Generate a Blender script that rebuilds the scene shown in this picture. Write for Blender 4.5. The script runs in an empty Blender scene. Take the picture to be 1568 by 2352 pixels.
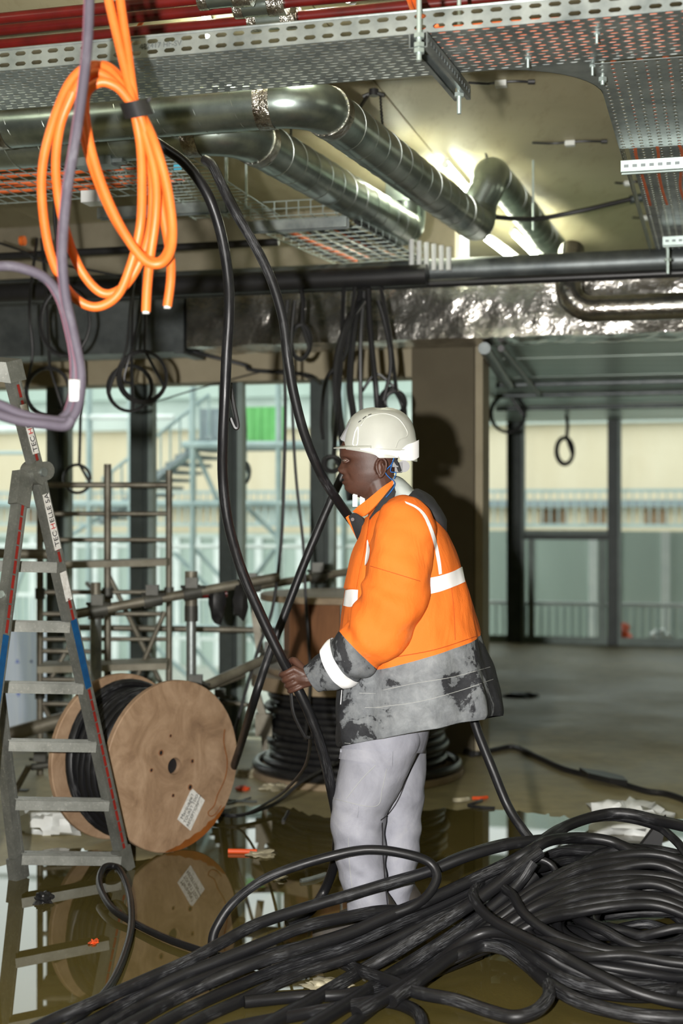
import bpy, bmesh, math, random
from math import sin, cos, pi, radians, atan2, sqrt
from mathutils import Vector as V, Matrix, noise
from mathutils.bvhtree import BVHTree
random.seed(7)
S = bpy.context.scene
COL = S.collection
# ------------------------------------------------------------------ camera, world, flash, exposure
F = 3267.0; CX, CY = 784.0, 1176.0; CAMH = 1.45      # focal length in pixels of the 1568x2352 frame, eye height
cd = bpy.data.cameras.new('camera'); cam = bpy.data.objects.new('camera', cd); COL.objects.link(cam)
cam.location = (0, 0, CAMH); cam.rotation_euler = (pi/2, 0, 0)
cd.sensor_fit = 'VERTICAL'; cd.sensor_height = 36.0; cd.sensor_width = 24.0
cd.lens = F/2352*36.0
cd.clip_start = 0.1; cd.clip_end = 200
cd.dof.use_dof = True; cd.dof.focus_distance = 4.75; cd.dof.aperture_fstop = 2.0
S.camera = cam
W = bpy.data.worlds.new('overcast_sky'); S.world = W; W.use_nodes = True
bg = W.node_tree.nodes['Background']; bg.inputs[0].default_value = (0.95, 0.985, 0.96, 1); bg.inputs[1].default_value = 2.35
fl = bpy.data.lights.new('camera_flash', 'SPOT'); fl.energy = 1500; fl.color = (1.0, 0.97, 0.93)
fl.spot_size = radians(100); fl.spot_blend = 0.6; fl.shadow_soft_size = 0.035
flo = bpy.data.objects.new('camera_flash', fl); COL.objects.link(flo)
flo.location = (-0.33, 0.05, 1.50)
flo.rotation_euler = (V((-0.05, 5, 1.55))-V(flo.location)).to_track_quat('-Z', 'Y').to_euler()
S.view_settings.view_transform = 'Standard'; S.view_settings.look = 'None'
S.view_settings.gamma = 1.0; S.view_settings.use_curve_mapping = False
S.view_settings.exposure = 0.0
S.cycles.use_denoising = True
S.cycles.max_bounces = 8; S.cycles.diffuse_bounces = 3; S.cycles.glossy_bounces = 4; S.cycles.transparent_max_bounces = 16
S.cycles.sample_clamp_indirect = 6.0
S.cycles.caustics_reflective = False; S.cycles.caustics_refractive = False

# ------------------------------------------------------------------ helpers
def P(px, py, d):                       # a point seen at pixel (px, py) at depth d
    return V(((px-CX)/F*d, d, CAMH-(py-CY)/F*d))
def PZ(px, py, z):                      # the same on the horizontal plane z
    d = (CAMH-z)*F/(py-CY)
    return V(((px-CX)/F*d, d, z))
D1 = V((0.9653, -0.2613, 0)); D2 = V((0.2613, 0.9653, 0)); UP = V((0, 0, 1))   # the building's own axes
def B(u, v, z): return D1*u + D2*v + UP*z
def PV(px, py, v):                      # on the building plane v = const
    r = V(((px-CX)/F, 1, -(py-CY)/F)); t = v/r.dot(D2)
    return V((0, 0, CAMH)) + r*t
def UV_(p): return p.dot(D1), p.dot(D2)

def cr(pts, n=8, closed=False):         # Catmull-Rom through points (tuples of any length)
    pts = [tuple(p) for p in pts]; N = len(pts); out = []
    segs = N if closed else N-1
    def g(i):
        if closed: return pts[i % N]
        if i < 0: return tuple(2*a-b for a, b in zip(pts[0], pts[1]))
        if i >= N: return tuple(2*a-b for a, b in zip(pts[-1], pts[-2]))
        return pts[i]
    for i in range(segs):
        p0, p1, p2, p3 = g(i-1), g(i), g(i+1), g(i+2)
        for k in range(n):
            t = k/n; t2 = t*t; t3 = t2*t
            out.append(tuple(0.5*((2*b)+(-a+c)*t+(2*a-5*b+4*c-d)*t2+(-a+3*b-3*c+d)*t3) for a, b, c, d in zip(p0, p1, p2, p3)))
    if not closed: out.append(pts[-1])
    return out

class MB:
    def __init__(s): s.v = []; s.f = []; s.uv = []; s.mi = []; s.m = 0
    def add(s, vs, fs, uvs=None):
        o = len(s.v); s.v += [V(p) for p in vs]
        for i, f in enumerate(fs):
            s.f.append([a+o for a in f]); s.uv.append(uvs[i] if uvs else None); s.mi.append(s.m)
        return s
    def box(s, c, size, ax=None):       # centre, full sizes, optional three axes
        c = V(c); ax = ax or (V((1, 0, 0)), V((0, 1, 0)), V((0, 0, 1)))
        h = [a*(k/2) for a, k in zip(ax, size)]
        vs = [c+h[0]*x+h[1]*y+h[2]*z for x in (-1, 1) for y in (-1, 1) for z in (-1, 1)]
        return s.add(vs, [(0, 1, 3, 2), (4, 6, 7, 5), (0, 4, 5, 1), (2, 3, 7, 6), (0, 2, 6, 4), (1, 5, 7, 3)])
    def bbox(s, u0, u1, v0, v1, z0, z1):    # box along the building axes
        return s.box(B((u0+u1)/2, (v0+v1)/2, (z0+z1)/2), (abs(u1-u0), abs(v1-v0), abs(z1-z0)), (D1, D2, UP))
    def beam(s, p0, p1, w, h, up=UP):
        p0, p1 = V(p0), V(p1); t = (p1-p0); L = t.length; t = t/L
        x = t.cross(V(up)); x = x.normalized() if x.length > 1e-6 else V((1, 0, 0)); y = x.cross(t)
        return s.box((p0+p1)/2, (w, h, L), (x, y, t))
    def tube(s, pts, r, n=10, closed=False, cap=True, squash=None):
        pts = [V(p) for p in pts]; N = len(pts); rs = r if isinstance(r, (list, tuple)) else [r]*N
        T = []
        for i in range(N):
            a = pts[(i-1) % N] if closed or i > 0 else pts[0]; b = pts[(i+1) % N] if closed or i < N-1 else pts[-1]
            t = b-a; T.append(t.normalized() if t.length > 1e-9 else V((0, 0, 1)))
        x = T[0].cross(V((0.13, 0.21, 0.97)))
        if x.length < 0.1: x = T[0].cross(V((1, 0, 0)))
        x.normalize(); o = len(s.v); L = 0; Ls = []
        for i in range(N):
            if i: L += (pts[i]-pts[i-1]).length
            Ls.append(L)
            x = x - T[i]*x.dot(T[i]); x.normalize(); y = T[i].cross(x)
            for k in range(n):
                a = 2*pi*k/n; s.v.append(pts[i]+(x*cos(a)+y*sin(a))*rs[i])
        for i in range(N if closed else N-1):
            j = (i+1) % N; l0, l1 = Ls[i], (Ls[j] if j else L+(pts[0]-pts[-1]).length)
            for k in range(n):
                k2 = (k+1) % n
                s.f.append([o+i*n+k, o+j*n+k, o+j*n+k2, o+i*n+k2][::-1]); s.mi.append(s.m)
                s.uv.append([(l0, (k+1)/n), (l1, (k+1)/n), (l1, k/n), (l0, k/n)])
        if cap and not closed:
            s.f.append([o+k for k in range(n)]); s.uv.append(None); s.mi.append(s.m)
            s.f.append([o+(N-1)*n+k for k in range(n)][::-1]); s.uv.append(None); s.mi.append(s.m)
        return s
    def cyl(s, p0, p1, r, n=12, r2=None): return s.tube([p0, p1], [r, r if r2 is None else r2], n)
    def loft(s, rings, cap0=True, cap1=True, closed=True):      # list of equal-length point rings
        n = len(rings[0]); o = len(s.v)
        for R in rings: s.v += [V(p) for p in R]
        for i in range(len(rings)-1):
            for k in range(n if closed else n-1):
                k2 = (k+1) % n
                s.f.append([o+i*n+k, o+i*n+k2, o+(i+1)*n+k2, o+(i+1)*n+k]); s.mi.append(s.m)
                s.uv.append([(k/n, i), ((k+1)/n, i), ((k+1)/n, i+1), (k/n, i+1)])
        if cap0: s.f.append([o+k for k in range(n)][::-1]); s.uv.append(None); s.mi.append(s.m)
        if cap1: s.f.append([o+(len(rings)-1)*n+k for k in range(n)]); s.uv.append(None); s.mi.append(s.m)
        return s
    def prism(s, poly, d):              # 3-D polygon extruded along vector d
        poly = [V(p) for p in poly]; n = len(poly); d = V(d)
        return s.add(poly+[p+d for p in poly], [list(range(n))[::-1], [n+k for k in range(n)]]+[[k, (k+1) % n, n+(k+1) % n, n+k] for k in range(n)])
    def lathe(s, prof, c=(0, 0, 0), ax=UP, n=48):   # profile [(r, h)] around an axis, closed back on itself
        ax = V(ax).normalized(); x = ax.orthogonal().normalized(); y = ax.cross(x); c = V(c)
        rings = [[c+ax*h+(x*cos(2*pi*k/n)+y*sin(2*pi*k/n))*max(r, 1e-4) for k in range(n)] for r, h in prof]
        return s.loft(rings, True, True)
    def blob(s, c, r, n=10, m=8, seed=0, rough=0.0):
        c = V(c); rings = []
        for i in range(m+1):
            a = pi*i/m; R = []
            for k in range(n):
                b = 2*pi*k/n; d = V((sin(a)*cos(b), sin(a)*sin(b), cos(a)))
                f = 1+rough*(noise.noise(d*1.7+V((seed*3.1, seed*1.7, 0)))+.5*abs(noise.noise(d*4.1+V((seed, 0, 3))))-.2*noise.noise(d*9))
                R.append(c+V((d.x*r[0], d.y*r[1], d.z*r[2]))*f)
            rings.append(R)
        return s.loft(rings, True, True)
    def build(s, name, mat, parent=None, smooth=40, center=False):
        me = bpy.data.meshes.new(name)
        off = V((0, 0, 0))
        if parent is None and s.v:
            xs = [p.x for p in s.v]; ys = [p.y for p in s.v]; zs = [p.z for p in s.v]
            off = V(((min(xs)+max(xs))/2, (min(ys)+max(ys))/2, min(zs)))
        me.from_pydata([p-off for p in s.v], [], s.f)
        if any(u is not None for u in s.uv):
            ul = me.uv_layers.new(name='UVMap'); k = 0
            flat = []
            for f, u in zip(s.f, s.uv):
                for j in range(len(f)): flat += (list(u[j]) if u is not None else [0.0, 0.0])
            ul.data.foreach_set('uv', flat)
        mats = mat if isinstance(mat, (list, tuple)) else [mat]
        for m in mats: me.materials.append(m)
        if len(mats) > 1: me.polygons.foreach_set('material_index', s.mi)
        me.update()
        if smooth:
            me.shade_smooth(); me.set_sharp_from_angle(angle=radians(smooth))
        o = bpy.data.objects.new(name, me); COL.objects.link(o)
        o.location = off
        if parent is not None: adopt(o, parent)
        return o
def adopt(o, parent):
    o.parent = parent
    if parent.type == 'EMPTY': o.location = V(o.location)-V(parent.location)
    elif parent.parent is None: o.location = V(o.location)-V(parent.location)
def tag(o, label=None, cat=None, group=None, kind=None):
    if label: o['label'] = label
    if cat: o['category'] = cat
    if group: o['group'] = group
    if kind: o['kind'] = kind
    return o
def thing(name, label, cat, loc=(0, 0, 0), group=None):
    o = bpy.data.objects.new(name, None); COL.objects.link(o); o.location = loc; o.empty_display_size = 0.1
    return tag(o, label, cat, group)
def text(body, name, size, origin, xdir, ydir, mat, parent, depth=0.0005, align='LEFT'):
    c = bpy.data.curves.new(name, 'FONT'); c.body = body; c.size = size; c.align_x = align; c.extrude = depth; c.resolution_u = 3
    o = bpy.data.objects.new(name, c)
    x = V(xdir).normalized(); y = V(ydir); y = (y-x*y.dot(x)).normalized(); z = x.cross(y)
    M = Matrix((x, y, z)).transposed().to_4x4(); M.translation = V(origin)
    COL.objects.link(o); dg = bpy.context.evaluated_depsgraph_get()
    me = bpy.data.meshes.new_from_object(o.evaluated_get(dg)); bpy.data.objects.remove(o)
    me.transform(M); me.materials.clear(); me.materials.append(mat)
    t = bpy.data.objects.new(name, me); COL.objects.link(t); adopt(t, parent); return t
def baked(o):                           # replace a mesh by its modified self
    dg = bpy.context.evaluated_depsgraph_get()
    me = bpy.data.meshes.new_from_object(o.evaluated_get(dg)); old = o.data
    o.modifiers.clear(); o.data = me; bpy.data.meshes.remove(old); return o

# ------------------------------------------------------------------ materials
def lin(c): return tuple(((x/255)/12.92 if x/255 <= 0.04045 else ((x/255+0.055)/1.055)**2.4) for x in c)
class NT:
    def __init__(s, name):
        s.m = bpy.data.materials.new(name); s.m.use_nodes = True; s.t = s.m.node_tree
        s.b = s.t.nodes['Principled BSDF']; s.out = s.t.nodes['Material Output']
    def n(s, typ, **k):
        o = s.t.nodes.new(typ)
        for a, b in k.items(): setattr(o, a, b)
        return o
    def l(s, a, b): s.t.links.new(a, b)
    def coord(s, kind='Object', scale=(1, 1, 1)):
        c = s.n('ShaderNodeTexCoord'); m = s.n('ShaderNodeMapping'); m.inputs['Scale'].default_value = scale
        s.l(c.outputs[kind], m.inputs['Vector']); return m.outputs[0]
    def noise(s, scale, detail=4, rough=0.6, vec=None, dist=0.0):
        o = s.n('ShaderNodeTexNoise'); o.inputs['Scale'].default_value = scale; o.inputs['Detail'].default_value = detail
        o.inputs['Roughness'].default_value = rough; o.inputs['Distortion'].default_value = dist
        if vec is not None: s.l(vec, o.inputs['Vector'])
        return o.outputs['Fac']
    def ramp(s, fac, stops):
        o = s.n('ShaderNodeValToRGB'); e = o.color_ramp.elements
        while len(e) < len(stops): e.new(0.5)
        for x, (p, c) in zip(e, stops): x.position = p; x.color = (c if len(c) == 4 else tuple(c)+(1,)) if not isinstance(c, (int, float)) else (c, c, c, 1)
        s.l(fac, o.inputs[0]); return o.outputs[0]
    def mix(s, fac, a, b):
        o = s.n('ShaderNodeMix', data_type='RGBA')
        for i, x in ((0, fac), (6, a), (7, b)):
            if hasattr(x, 'links'): s.l(x, o.inputs[i])
            else: o.inputs[i].default_value = x if i == 0 else tuple(x)[:3]+(1,)
        return o.outputs[2]
    def math(s, op, a, b=0.0, c=None):
        o = s.n('ShaderNodeMath', operation=op)
        for i, x in enumerate((a, b) if c is None else (a, b, c)):
            if hasattr(x, 'links'): s.l(x, o.inputs[i])
            else: o.inputs[i].default_value = x
        return o.outputs[0]
    def bump(s, h, strength=0.3, dist=0.01):
        o = s.n('ShaderNodeBump'); o.inputs['Strength'].default_value = strength; o.inputs['Distance'].default_value = dist
        s.l(h, o.inputs['Height']); s.l(o.outputs[0], s.b.inputs['Normal'])
    def set(s, col=None, rough=None, metal=None, spec=None):
        for k, x in (('Base Color', col), ('Roughness', rough), ('Metallic', metal), ('Specular IOR Level', spec)):
            if x is None: continue
            if hasattr(x, 'links'): s.l(x, s.b.inputs[k])
            else: s.b.inputs[k].default_value = (tuple(x)+(1,))[:4] if k == 'Base Color' else x
        return s
def simple(name, c1, c2=None, rough=0.6, metal=0.0, scale=6.0, bump=0.0, kind='Object', stretch=(1, 1, 1), spec=0.5, bscale=None, lo=0.35, hi=0.7):
    t = NT(name); c2 = c2 or tuple(x*0.75 for x in c1); v = t.coord(kind, stretch)
    nz = t.noise(scale, 5, 0.6, v)
    t.set(t.ramp(nz, [(lo, c1), (hi, c2)]), rough, metal, spec)
    if bump: t.bump(t.noise(bscale or scale*4, 4, 0.6, v), bump)
    return t.m
M = {}
M['steel'] = simple('galvanised_steel', lin((165, 172, 170)), lin((118, 126, 126)), 0.42, 0.75, 9, 0.05)
M['steel_dark'] = simple('dull_galvanised_steel', lin((120, 126, 126)), lin((88, 94, 95)), 0.45, 0.7, 7, 0.05)
M['duct'] = simple('spiral_duct_sheet', lin((168, 178, 172)), lin((112, 124, 118)), 0.3, 0.92, 5, 0.03)
M['seam'] = simple('duct_seam_edge', lin((180, 186, 180)), None, 0.3, 0.9)
M['tape'] = simple('crinkled_foil_tape', lin((190, 188, 180)), lin((90, 80, 66)), 0.22, 0.95, 18, 0.9, bscale=45)
M['rod'] = simple('zinc_rod', lin((190, 205, 200)), None, 0.4, 0.6)
M['red'] = simple('red_sprinkler_paint', lin((100, 18, 15)), lin((74, 11, 10)), 0.35, 0.0, 10)
M['orange_cable'] = simple('orange_sheath', lin((226, 112, 44)), lin((212, 94, 30)), 0.45, 0, 8)
M['orange_dim'] = simple('orange_sheath_dull', lin((225, 110, 50)), lin((190, 84, 36)), 0.5, 0, 8)
M['plastic_black'] = simple('black_plastic', (0.012, 0.012, 0.013), (0.02, 0.02, 0.021), 0.4)
M['rubber'] = simple('black_cable_rubber', (0.012, 0.012, 0.013), (0.022, 0.022, 0.023), 0.33, 0, 20)
M['post'] = simple('dark_grey_mullion', lin((74, 82, 80)), lin((58, 66, 64)), 0.45, 0.2)
M['white'] = simple('white_plastic', lin((225, 228, 225)), None, 0.4)
M['wood'] = None
def m_wood(name, a, b, c, sc=(1, 1, 1)):
    t = NT(name); v = t.coord('Object', sc); n1 = t.noise(3.5, 6, 0.65, v, 1.2); n2 = t.noise(26, 3, 0.5, v)
    base = t.ramp(n1, [(0.3, a), (0.55, b), (0.75, c)])
    t.set(t.mix(t.math('MULTIPLY', n2, 0.35), base, tuple(x*0.6 for x in b)), 0.7); t.bump(n2, 0.15, 0.003); return t.m
M['ply'] = m_wood('spool_plywood', lin((182, 154, 126)), lin((152, 124, 97)), lin((116, 90, 68)), (2, 2, 1.6))
M['ply_dark'] = m_wood('brown_plywood', lin((150, 104, 68)), lin((128, 86, 54)), lin((104, 68, 42)), (2, 2, 0.4))
M['board'] = m_wood('grey_timber', lin((170, 152, 124)), lin((146, 128, 104)), lin((120, 104, 84)))
M['wet_wood'] = simple('wet_plywood_edge', lin((140, 82, 36)), lin((104, 60, 26)), 0.3)
def m_cable(name, dust, seed, col=(0.016, 0.016, 0.017), rough=0.34):
    t = NT(name); v = t.coord('UV', (3.0, 9, 1)); o = t.coord('Object', (1, 1, 1))
    st = t.noise(5.0+seed, 6, 0.7, v, 0.8); big = t.noise(4.5+seed*0.3, 4, 0.6, o)
    f = t.math('MULTIPLY', t.ramp(st, [(0.50, 0.0), (0.58, 0.5), (0.68, 1.0)]), t.ramp(big, [(0.5, 0.0), (0.64, 1.0)]))
    t.set(t.mix(t.math('MULTIPLY', f, dust), col, lin((150, 152, 156))), t.ramp(st, [(0.3, rough), (0.75, rough+0.32)]), 0, 0.34)
    t.bump(st, 0.12, 0.002); return t.m
M['cable'] = m_cable('dusty_black_cable', 0.34, 0, (0.009, 0.009, 0.010), 0.27)
M['cable_dusty'] = m_cable('dusty_highlight_black_cable', 0.55, 1.3, (0.010, 0.010, 0.011), 0.27)  # dust streaks that also put highlights into the colour of the thick cables
M['cable_clean'] = m_cable('clean_black_cable', 0.2, 0.7, (0.008, 0.008, 0.009), 0.22)
M['cable_grey'] = m_cable('grey_purple_cable', 0.8, 2.1, lin((74, 68, 78)), 0.5)
def m_emit(name, c, s):
    t = NT(name); t.b.inputs['Base Color'].default_value = (1, 1, 1, 1)
    t.b.inputs['Emission Color'].default_value = tuple(c)+(1,); t.b.inputs['Emission Strength'].default_value = s; return t.m
M['tube_light'] = m_emit('fluorescent_tube', (0.97, 1.0, 0.78), 62.0)
def m_glass(name, tint, refl=1.0):
    t = NT(name); nt = t.t; fr = t.n('ShaderNodeFresnel'); fr.inputs[0].default_value = 1.35
    tr = t.n('ShaderNodeBsdfTransparent'); tr.inputs[0].default_value = tint+(1,)
    gl = t.n('ShaderNodeBsdfGlossy'); gl.inputs['Roughness'].default_value = 0.03
    mx = t.n('ShaderNodeMixShader'); t.l(fr.outputs[0], mx.inputs[0]); t.l(tr.outputs[0], mx.inputs[1]); t.l(gl.outputs[0], mx.inputs[2])
    t.l(mx.outputs[0], t.out.inputs[0]); return t.m
M['glass'] = m_glass('facade_glass', (0.93, 0.965, 0.95))
# ------------------------------------------------------------------ structure materials
def m_floor():
    t = NT('screed_floor'); v = t.coord('Object', (1, 1, 1)); n1 = t.noise(0.7, 5, 0.6, v); n2 = t.noise(9, 4, 0.6, v)
    c = t.ramp(n1, [(0.3, lin((140, 131, 98))), (0.5, lin((166, 156, 118))), (0.72, lin((182, 172, 134)))])
    st = t.ramp(n2, [(0.35, 0.0), (0.62, 0.35)])
    t.set(t.mix(st, c, lin((110, 102, 80))), t.ramp(n1, [(0.3, 0.35), (0.6, 0.6)])); t.bump(n2, 0.1, 0.004); return t.m
M['floor'] = m_floor()
def m_water():
    t = NT('murky_puddle_water'); v = t.coord('Object'); n1 = t.noise(1.3, 3, 0.5, v)
    t.set(t.ramp(n1, [(0.3, lin((78, 70, 36))), (0.7, lin((92, 82, 46)))]), 0.015, 0, 0.62); t.b.inputs['IOR'].default_value = 1.45
    t.bump(t.noise(3.0, 2, 0.4, v), 0.012, 0.01); return t.m
M['water'] = m_water()
def m_ceil():
    t = NT('formed_concrete_ceiling'); v = t.coord('Object'); w = t.coord('Object', (3, 0.6, 1)); n1 = t.noise(0.55, 5, 0.6, v); n2 = t.noise(5, 5, 0.7, w)
    c = t.ramp(n1, [(0.3, lin((160, 152, 120))), (0.55, lin((186, 178, 144))), (0.8, lin((200, 192, 160)))])
    st = t.ramp(n2, [(0.52, 0.0), (0.75, 0.45)])
    t.set(t.mix(st, c, lin((134, 112, 74))), 0.55); t.bump(n2, 0.08, 0.004); return t.m
M['ceil'] = m_ceil()
M['concrete'] = simple('bare_concrete', lin((150, 142, 122)), lin((116, 108, 90)), 0.8, 0, 2.2, 0.15, bscale=18)
M['concrete_dark'] = simple('brown_column_concrete', lin((104, 96, 76)), lin((88, 80, 62)), 0.75, 0, 1.6, 0.1, bscale=14)
M['lintel'] = simple('beige_lintel', lin((176, 166, 140)), lin((156, 146, 120)), 0.7, 0, 2)
M['soffit'] = simple('green_grey_soffit_sheet', lin((176, 188, 178)), lin((140, 154, 144)), 0.32, 0.55, 1.2, 0.06, stretch=(0.4, 3, 1))
M['foil'] = simple('crumpled_foil_lagging', lin((206, 204, 198)), lin((150, 146, 138)), 0.18, 0.95, 6, 0.5, bscale=22)
def struct(o, label=None): return tag(o, label, None, None, 'structure')
ZC = 3.35
SW = [PZ(1076, 2000, 0)*0 + P(1076, 1176, d) for d in (8.75, 9.2, 15.7, 16.4)]      # line of the side wall that runs back from the pillar
uS = UV_(SW[1])[0]
def corner(d, z): q = P(1076, 1176, d); return V((q.x, q.y, z))
def far_slab(b, z0, z1, v0=8.7, v1=16.2, u1=7):     # slab over the right wing only
    a = P(1076, 1176, v0/(1*D2.y+D2.x*(1076-CX)/F)); c = P(1076, 1176, v1/(D2.y+D2.x*(1076-CX)/F))
    return b.prism([(a.x, a.y, z0), tuple(B(u1, v0, z0)), tuple(B(u1, v1, z0)), (c.x, c.y, z0)], (0, 0, z1-z0))
b = MB(); b.bbox(-7, 7, -5, 8.7, -0.3, 0); far_slab(b, -0.3, 0); struct(b.build('floor', M['floor'], None, 0))
# ceiling: formwork panels, each its own slab with open joints
u_e = [-7, -4.3, -1.5, 0.27, 2.08, 3.9, 7]; v_e = [-5, -2, 1, 3.6, 6.1, 8.6, 11.6]
b = MB(); b.bbox(-7, 7, -5, 8.7, ZC+0.012, ZC+0.3); far_slab(b, ZC+.012, ZC+.3); ceil = struct(b.build('ceiling', M['ceil']))
for i in range(len(u_e)-1):
    for j in range(len(v_e)-1):
        v1 = v_e[j+1]
        if u_e[i] < -1 and v1 > 8.7: continue
        b = MB(); b.bbox(u_e[i]+.004, u_e[i+1]-.004, v_e[j]+.003, v1-.003, ZC, ZC+0.013); b.build('panel', M['ceil'], ceil)
# walls behind and beside the camera, bulkhead at the far end of the high zone
b = MB(); b.bbox(-7.2, -7, -5, 8.8, -0.3, 3.65); struct(b.build('wall_left', M['concrete']))
b = MB(); b.bbox(7, 7.2, -5, 16.2, -0.3, 3.65); struct(b.build('wall_right', M['concrete']))
b = MB(); b.bbox(-7.2, 7.2, -5.2, -5, -0.3, 3.65); struct(b.build('wall_back', M['concrete']))
b = MB(); b.bbox(uS-.3, 7, 11.6, 11.8, 2.50, 3.36); b.bbox(-7, uS, 8.62, 8.78, 2.50, 3.36); struct(b.build('wall_front', M['concrete']))
# low soffit of metal sheets beyond the foil duct
sof = MB(); sof.bbox(-7, 7, 8.26, 8.72, 2.475, 2.5); far_slab(sof, 2.475, 2.5, 8.72); sof = struct(sof.build('ceiling_low', M['soffit']))
for (u0, u1) in ((-7, -4.6), (-4.6, -2.6), (-2.6, -0.6)):
    b = MB(); b.bbox(u0+.01, u1-.01, 8.27, 8.43, 2.445, 2.476); b.build('panel', M['soffit'], sof)
for j, (a, c) in enumerate(((8.27, 9.2), (9.2, 10.5), (10.5, 11.9), (11.9, 13.2), (13.2, 14.6), (14.6, 15.7))):
    for i, u1 in enumerate((2.2, 4.4, 6.9)):
        b = MB()
        if i == 0: far_slab(b, 2.445, 2.476, a+.02, c-.02, u1-.02)
        else: b.bbox((2.2, 4.4)[i-1]+.02, u1-.02, a+.02, c-.02, 2.445, 2.476)
        b.build('panel', M['soffit'], sof, 0)
# lintel over the left glazing
VF = 8.54; pL = UV_(PV(945, 1176, 8.4))[0]
b = MB(); b.bbox(-7, pL, VF-0.10, VF+0.16, 2.27, 2.445); struct(b.build('trim_1', M['lintel']))
# column between the two glazed fronts
pL = UV_(PV(945, 1176, 8.4))[0]; pR = UV_(PV(1088, 1176, 8.4))[0]
b = MB(); b.bbox(pL, pR, 8.4, 8.66, 0, 2.445); struct(b.build('wall_pillar', M['concrete_dark']))
b = MB(); b.bbox(pR+0.004, pR+0.05, 8.42, 8.66, 0, 2.445); struct(b.build('wall_pillar_lit_side', M['lintel']))  # paler strip puts the pillar's lit side face into the colour
b = MB(); q0, q1 = P(1076, 1176, 9.0), P(1076, 1176, 15.9)    # side wall running back from the pillar
b.beam((q0.x-.05, q0.y, 1.225), (q1.x-.05, q1.y, 1.225), 0.1, 2.45); struct(b.build('wall_partition', M['lintel']))
# puddle: a thin sheet with a ragged shoreline
shore = []
pts = [(-900, 2352), (-420, 2040), (0, 1990), (110, 1950), (240, 1955), (330, 1975), (430, 1930), (500, 1862), (640, 1852), (760, 1878), (950, 1862), (1110, 1858), (1230, 1868), (1330, 1880), (1500, 1878), (1800, 1905), (2300, 2020), (2300, 2700), (700, 3300), (-900, 3000)]
for i, p in enumerate(cr(pts, 10, True)):
    q = PZ(p[0], p[1], 0.004); a = 0.03 if 10 < i < 160 else 0
    shore.append(q+V((noise.noise(V((i*0.9, 0, 0)))*a, noise.noise(V((i*0.9, 5, 0)))*a*3, 0)))
bm = bmesh.new(); vs = [bm.verts.new(p) for p in shore]; bm.faces.new(vs); bmesh.ops.triangulate(bm, faces=bm.faces[:])
me = bpy.data.meshes.new('puddle_water'); bm.to_mesh(me); bm.free(); me.materials.append(M['water'])
pud = bpy.data.objects.new('puddle_water', me); COL.objects.link(pud)
if me.polygons[0].normal.z < 0: me.flip_normals()
tag(pud, 'murky olive puddle covering the floor around the cables', 'puddle', None, 'stuff')
# low islands of dry screed at the puddle's left shore
for i, (px, py, rx, ry) in enumerate(((150, 1962, .22, .06), (30, 1985, .18, .04))):
    pass
# ------------------------------------------------------------------ left glazed front
M['frame_light'] = simple('pale_glazing_frame', lin((150, 166, 160)), None, 0.5, 0.2)
wn = 0
def glazing(name, u0, u1, v, z0, z1, posts, rails, w=0.10):
    o = MB(); o.bbox(u0, u1, v+0.05, v+0.058, z0, z1); o = o.build(name, M['glass'], None, 0); struct(o)
    for pu, pw in posts:
        b = MB(); b.bbox(pu-pw/2, pu+pw/2, v-0.04, v+0.04, z0, z1); b.bbox(pu-pw/2+.02, pu+pw/2-.02, v-0.06, v-0.035, z0, z1); b.build('post', M['post'], o, 0)
        b = MB(); b.bbox(pu+pw/2, pu+pw/2+.035, v-0.02, v+0.045, z0, z1); b.build('frame_edge', M['frame_light'], o, 0)
    for z, h, m in rails:
        b = MB(); b.bbox(u0, u1, v-0.025, v+0.03, z-h/2, z+h/2); b.build('rail', M[m], o, 0)
    return o
posts = [(UV_(PV(x, 1200, VF))[0], 0.115) for x in (-75, 131, 323, 527, 736)]
glazing('window_1', -5.2, pL, VF, -0.9, 2.30, posts, [(-0.82, 0.08, 'frame_light')])
b = MB(); b.bbox(-5.2, pL, VF+0.1, VF+0.3, -1.2, -0.3); struct(b.build('trim_4', M['concrete']))
VR = 15.75
posts = [(UV_(PV(x, 1200, VR))[0], w) for x, w in ((1181, 0.16), (1407, 0.11), (1640, 0.12), (1850, 0.12))]
glazing('window_2', UV_(P(1080, 1176, 15.5))[0], 6.9, VR, 0.0, 2.45, posts, [(0.04, 0.08, 'frame_light')])
uA, uB = UV_(PV(1200, 1200, VR))[0], UV_(PV(1397, 1200, VR))[0]
w2 = MB(); w2.bbox(uA, uB, VR-0.02, VR+0.02, 1.145, 1.20); w2 = struct(w2.build('window_3', M['post'], None, 0))
for uu in (uA+.06, uB-.1):
    b = MB(); b.bbox(uu, uu+.07, VR-0.02, VR+0.02, 0.08, 1.15); b.build('frame_edge', M['frame_light'], w2, 0)
b = MB(); b.bbox(uA, uB, VR-0.02, VR+0.02, 1.20, 1.25); b.build('rail', M['frame_light'], w2, 0)
# ------------------------------------------------------------------ outside
M['o_wall'] = simple('cream_render', lin((228, 216, 192)), lin((208, 192, 162)), 0.85, 0, 0.5, lo=0.3, hi=0.75, stretch=(1.5, 1.5, 0.5))
M['o_pale'] = simple('pale_grey_cladding', lin((206, 214, 208)), lin((180, 190, 186)), 0.7, 0, 0.6)
M['o_mint'] = simple('mint_glass_cladding', lin((178, 192, 184)), lin((156, 172, 164)), 0.4, 0, 0.8, stretch=(1, 1, 0.3))
M['o_pave'] = simple('light_paving', lin((170, 172, 164)), lin((150, 152, 144)), 0.9, 0, 0.8)
M['o_steel'] = simple('pale_scaffold_steel', lin((170, 186, 186)), lin((146, 164, 166)), 0.5, 0.3, 4)
M['o_green'] = simple('green_hoarding', lin((126, 204, 122)), lin((108, 186, 106)), 0.6)
M['o_grey'] = simple('grey_hoarding', lin((142, 152, 156)), lin((126, 138, 144)), 0.6)
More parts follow.
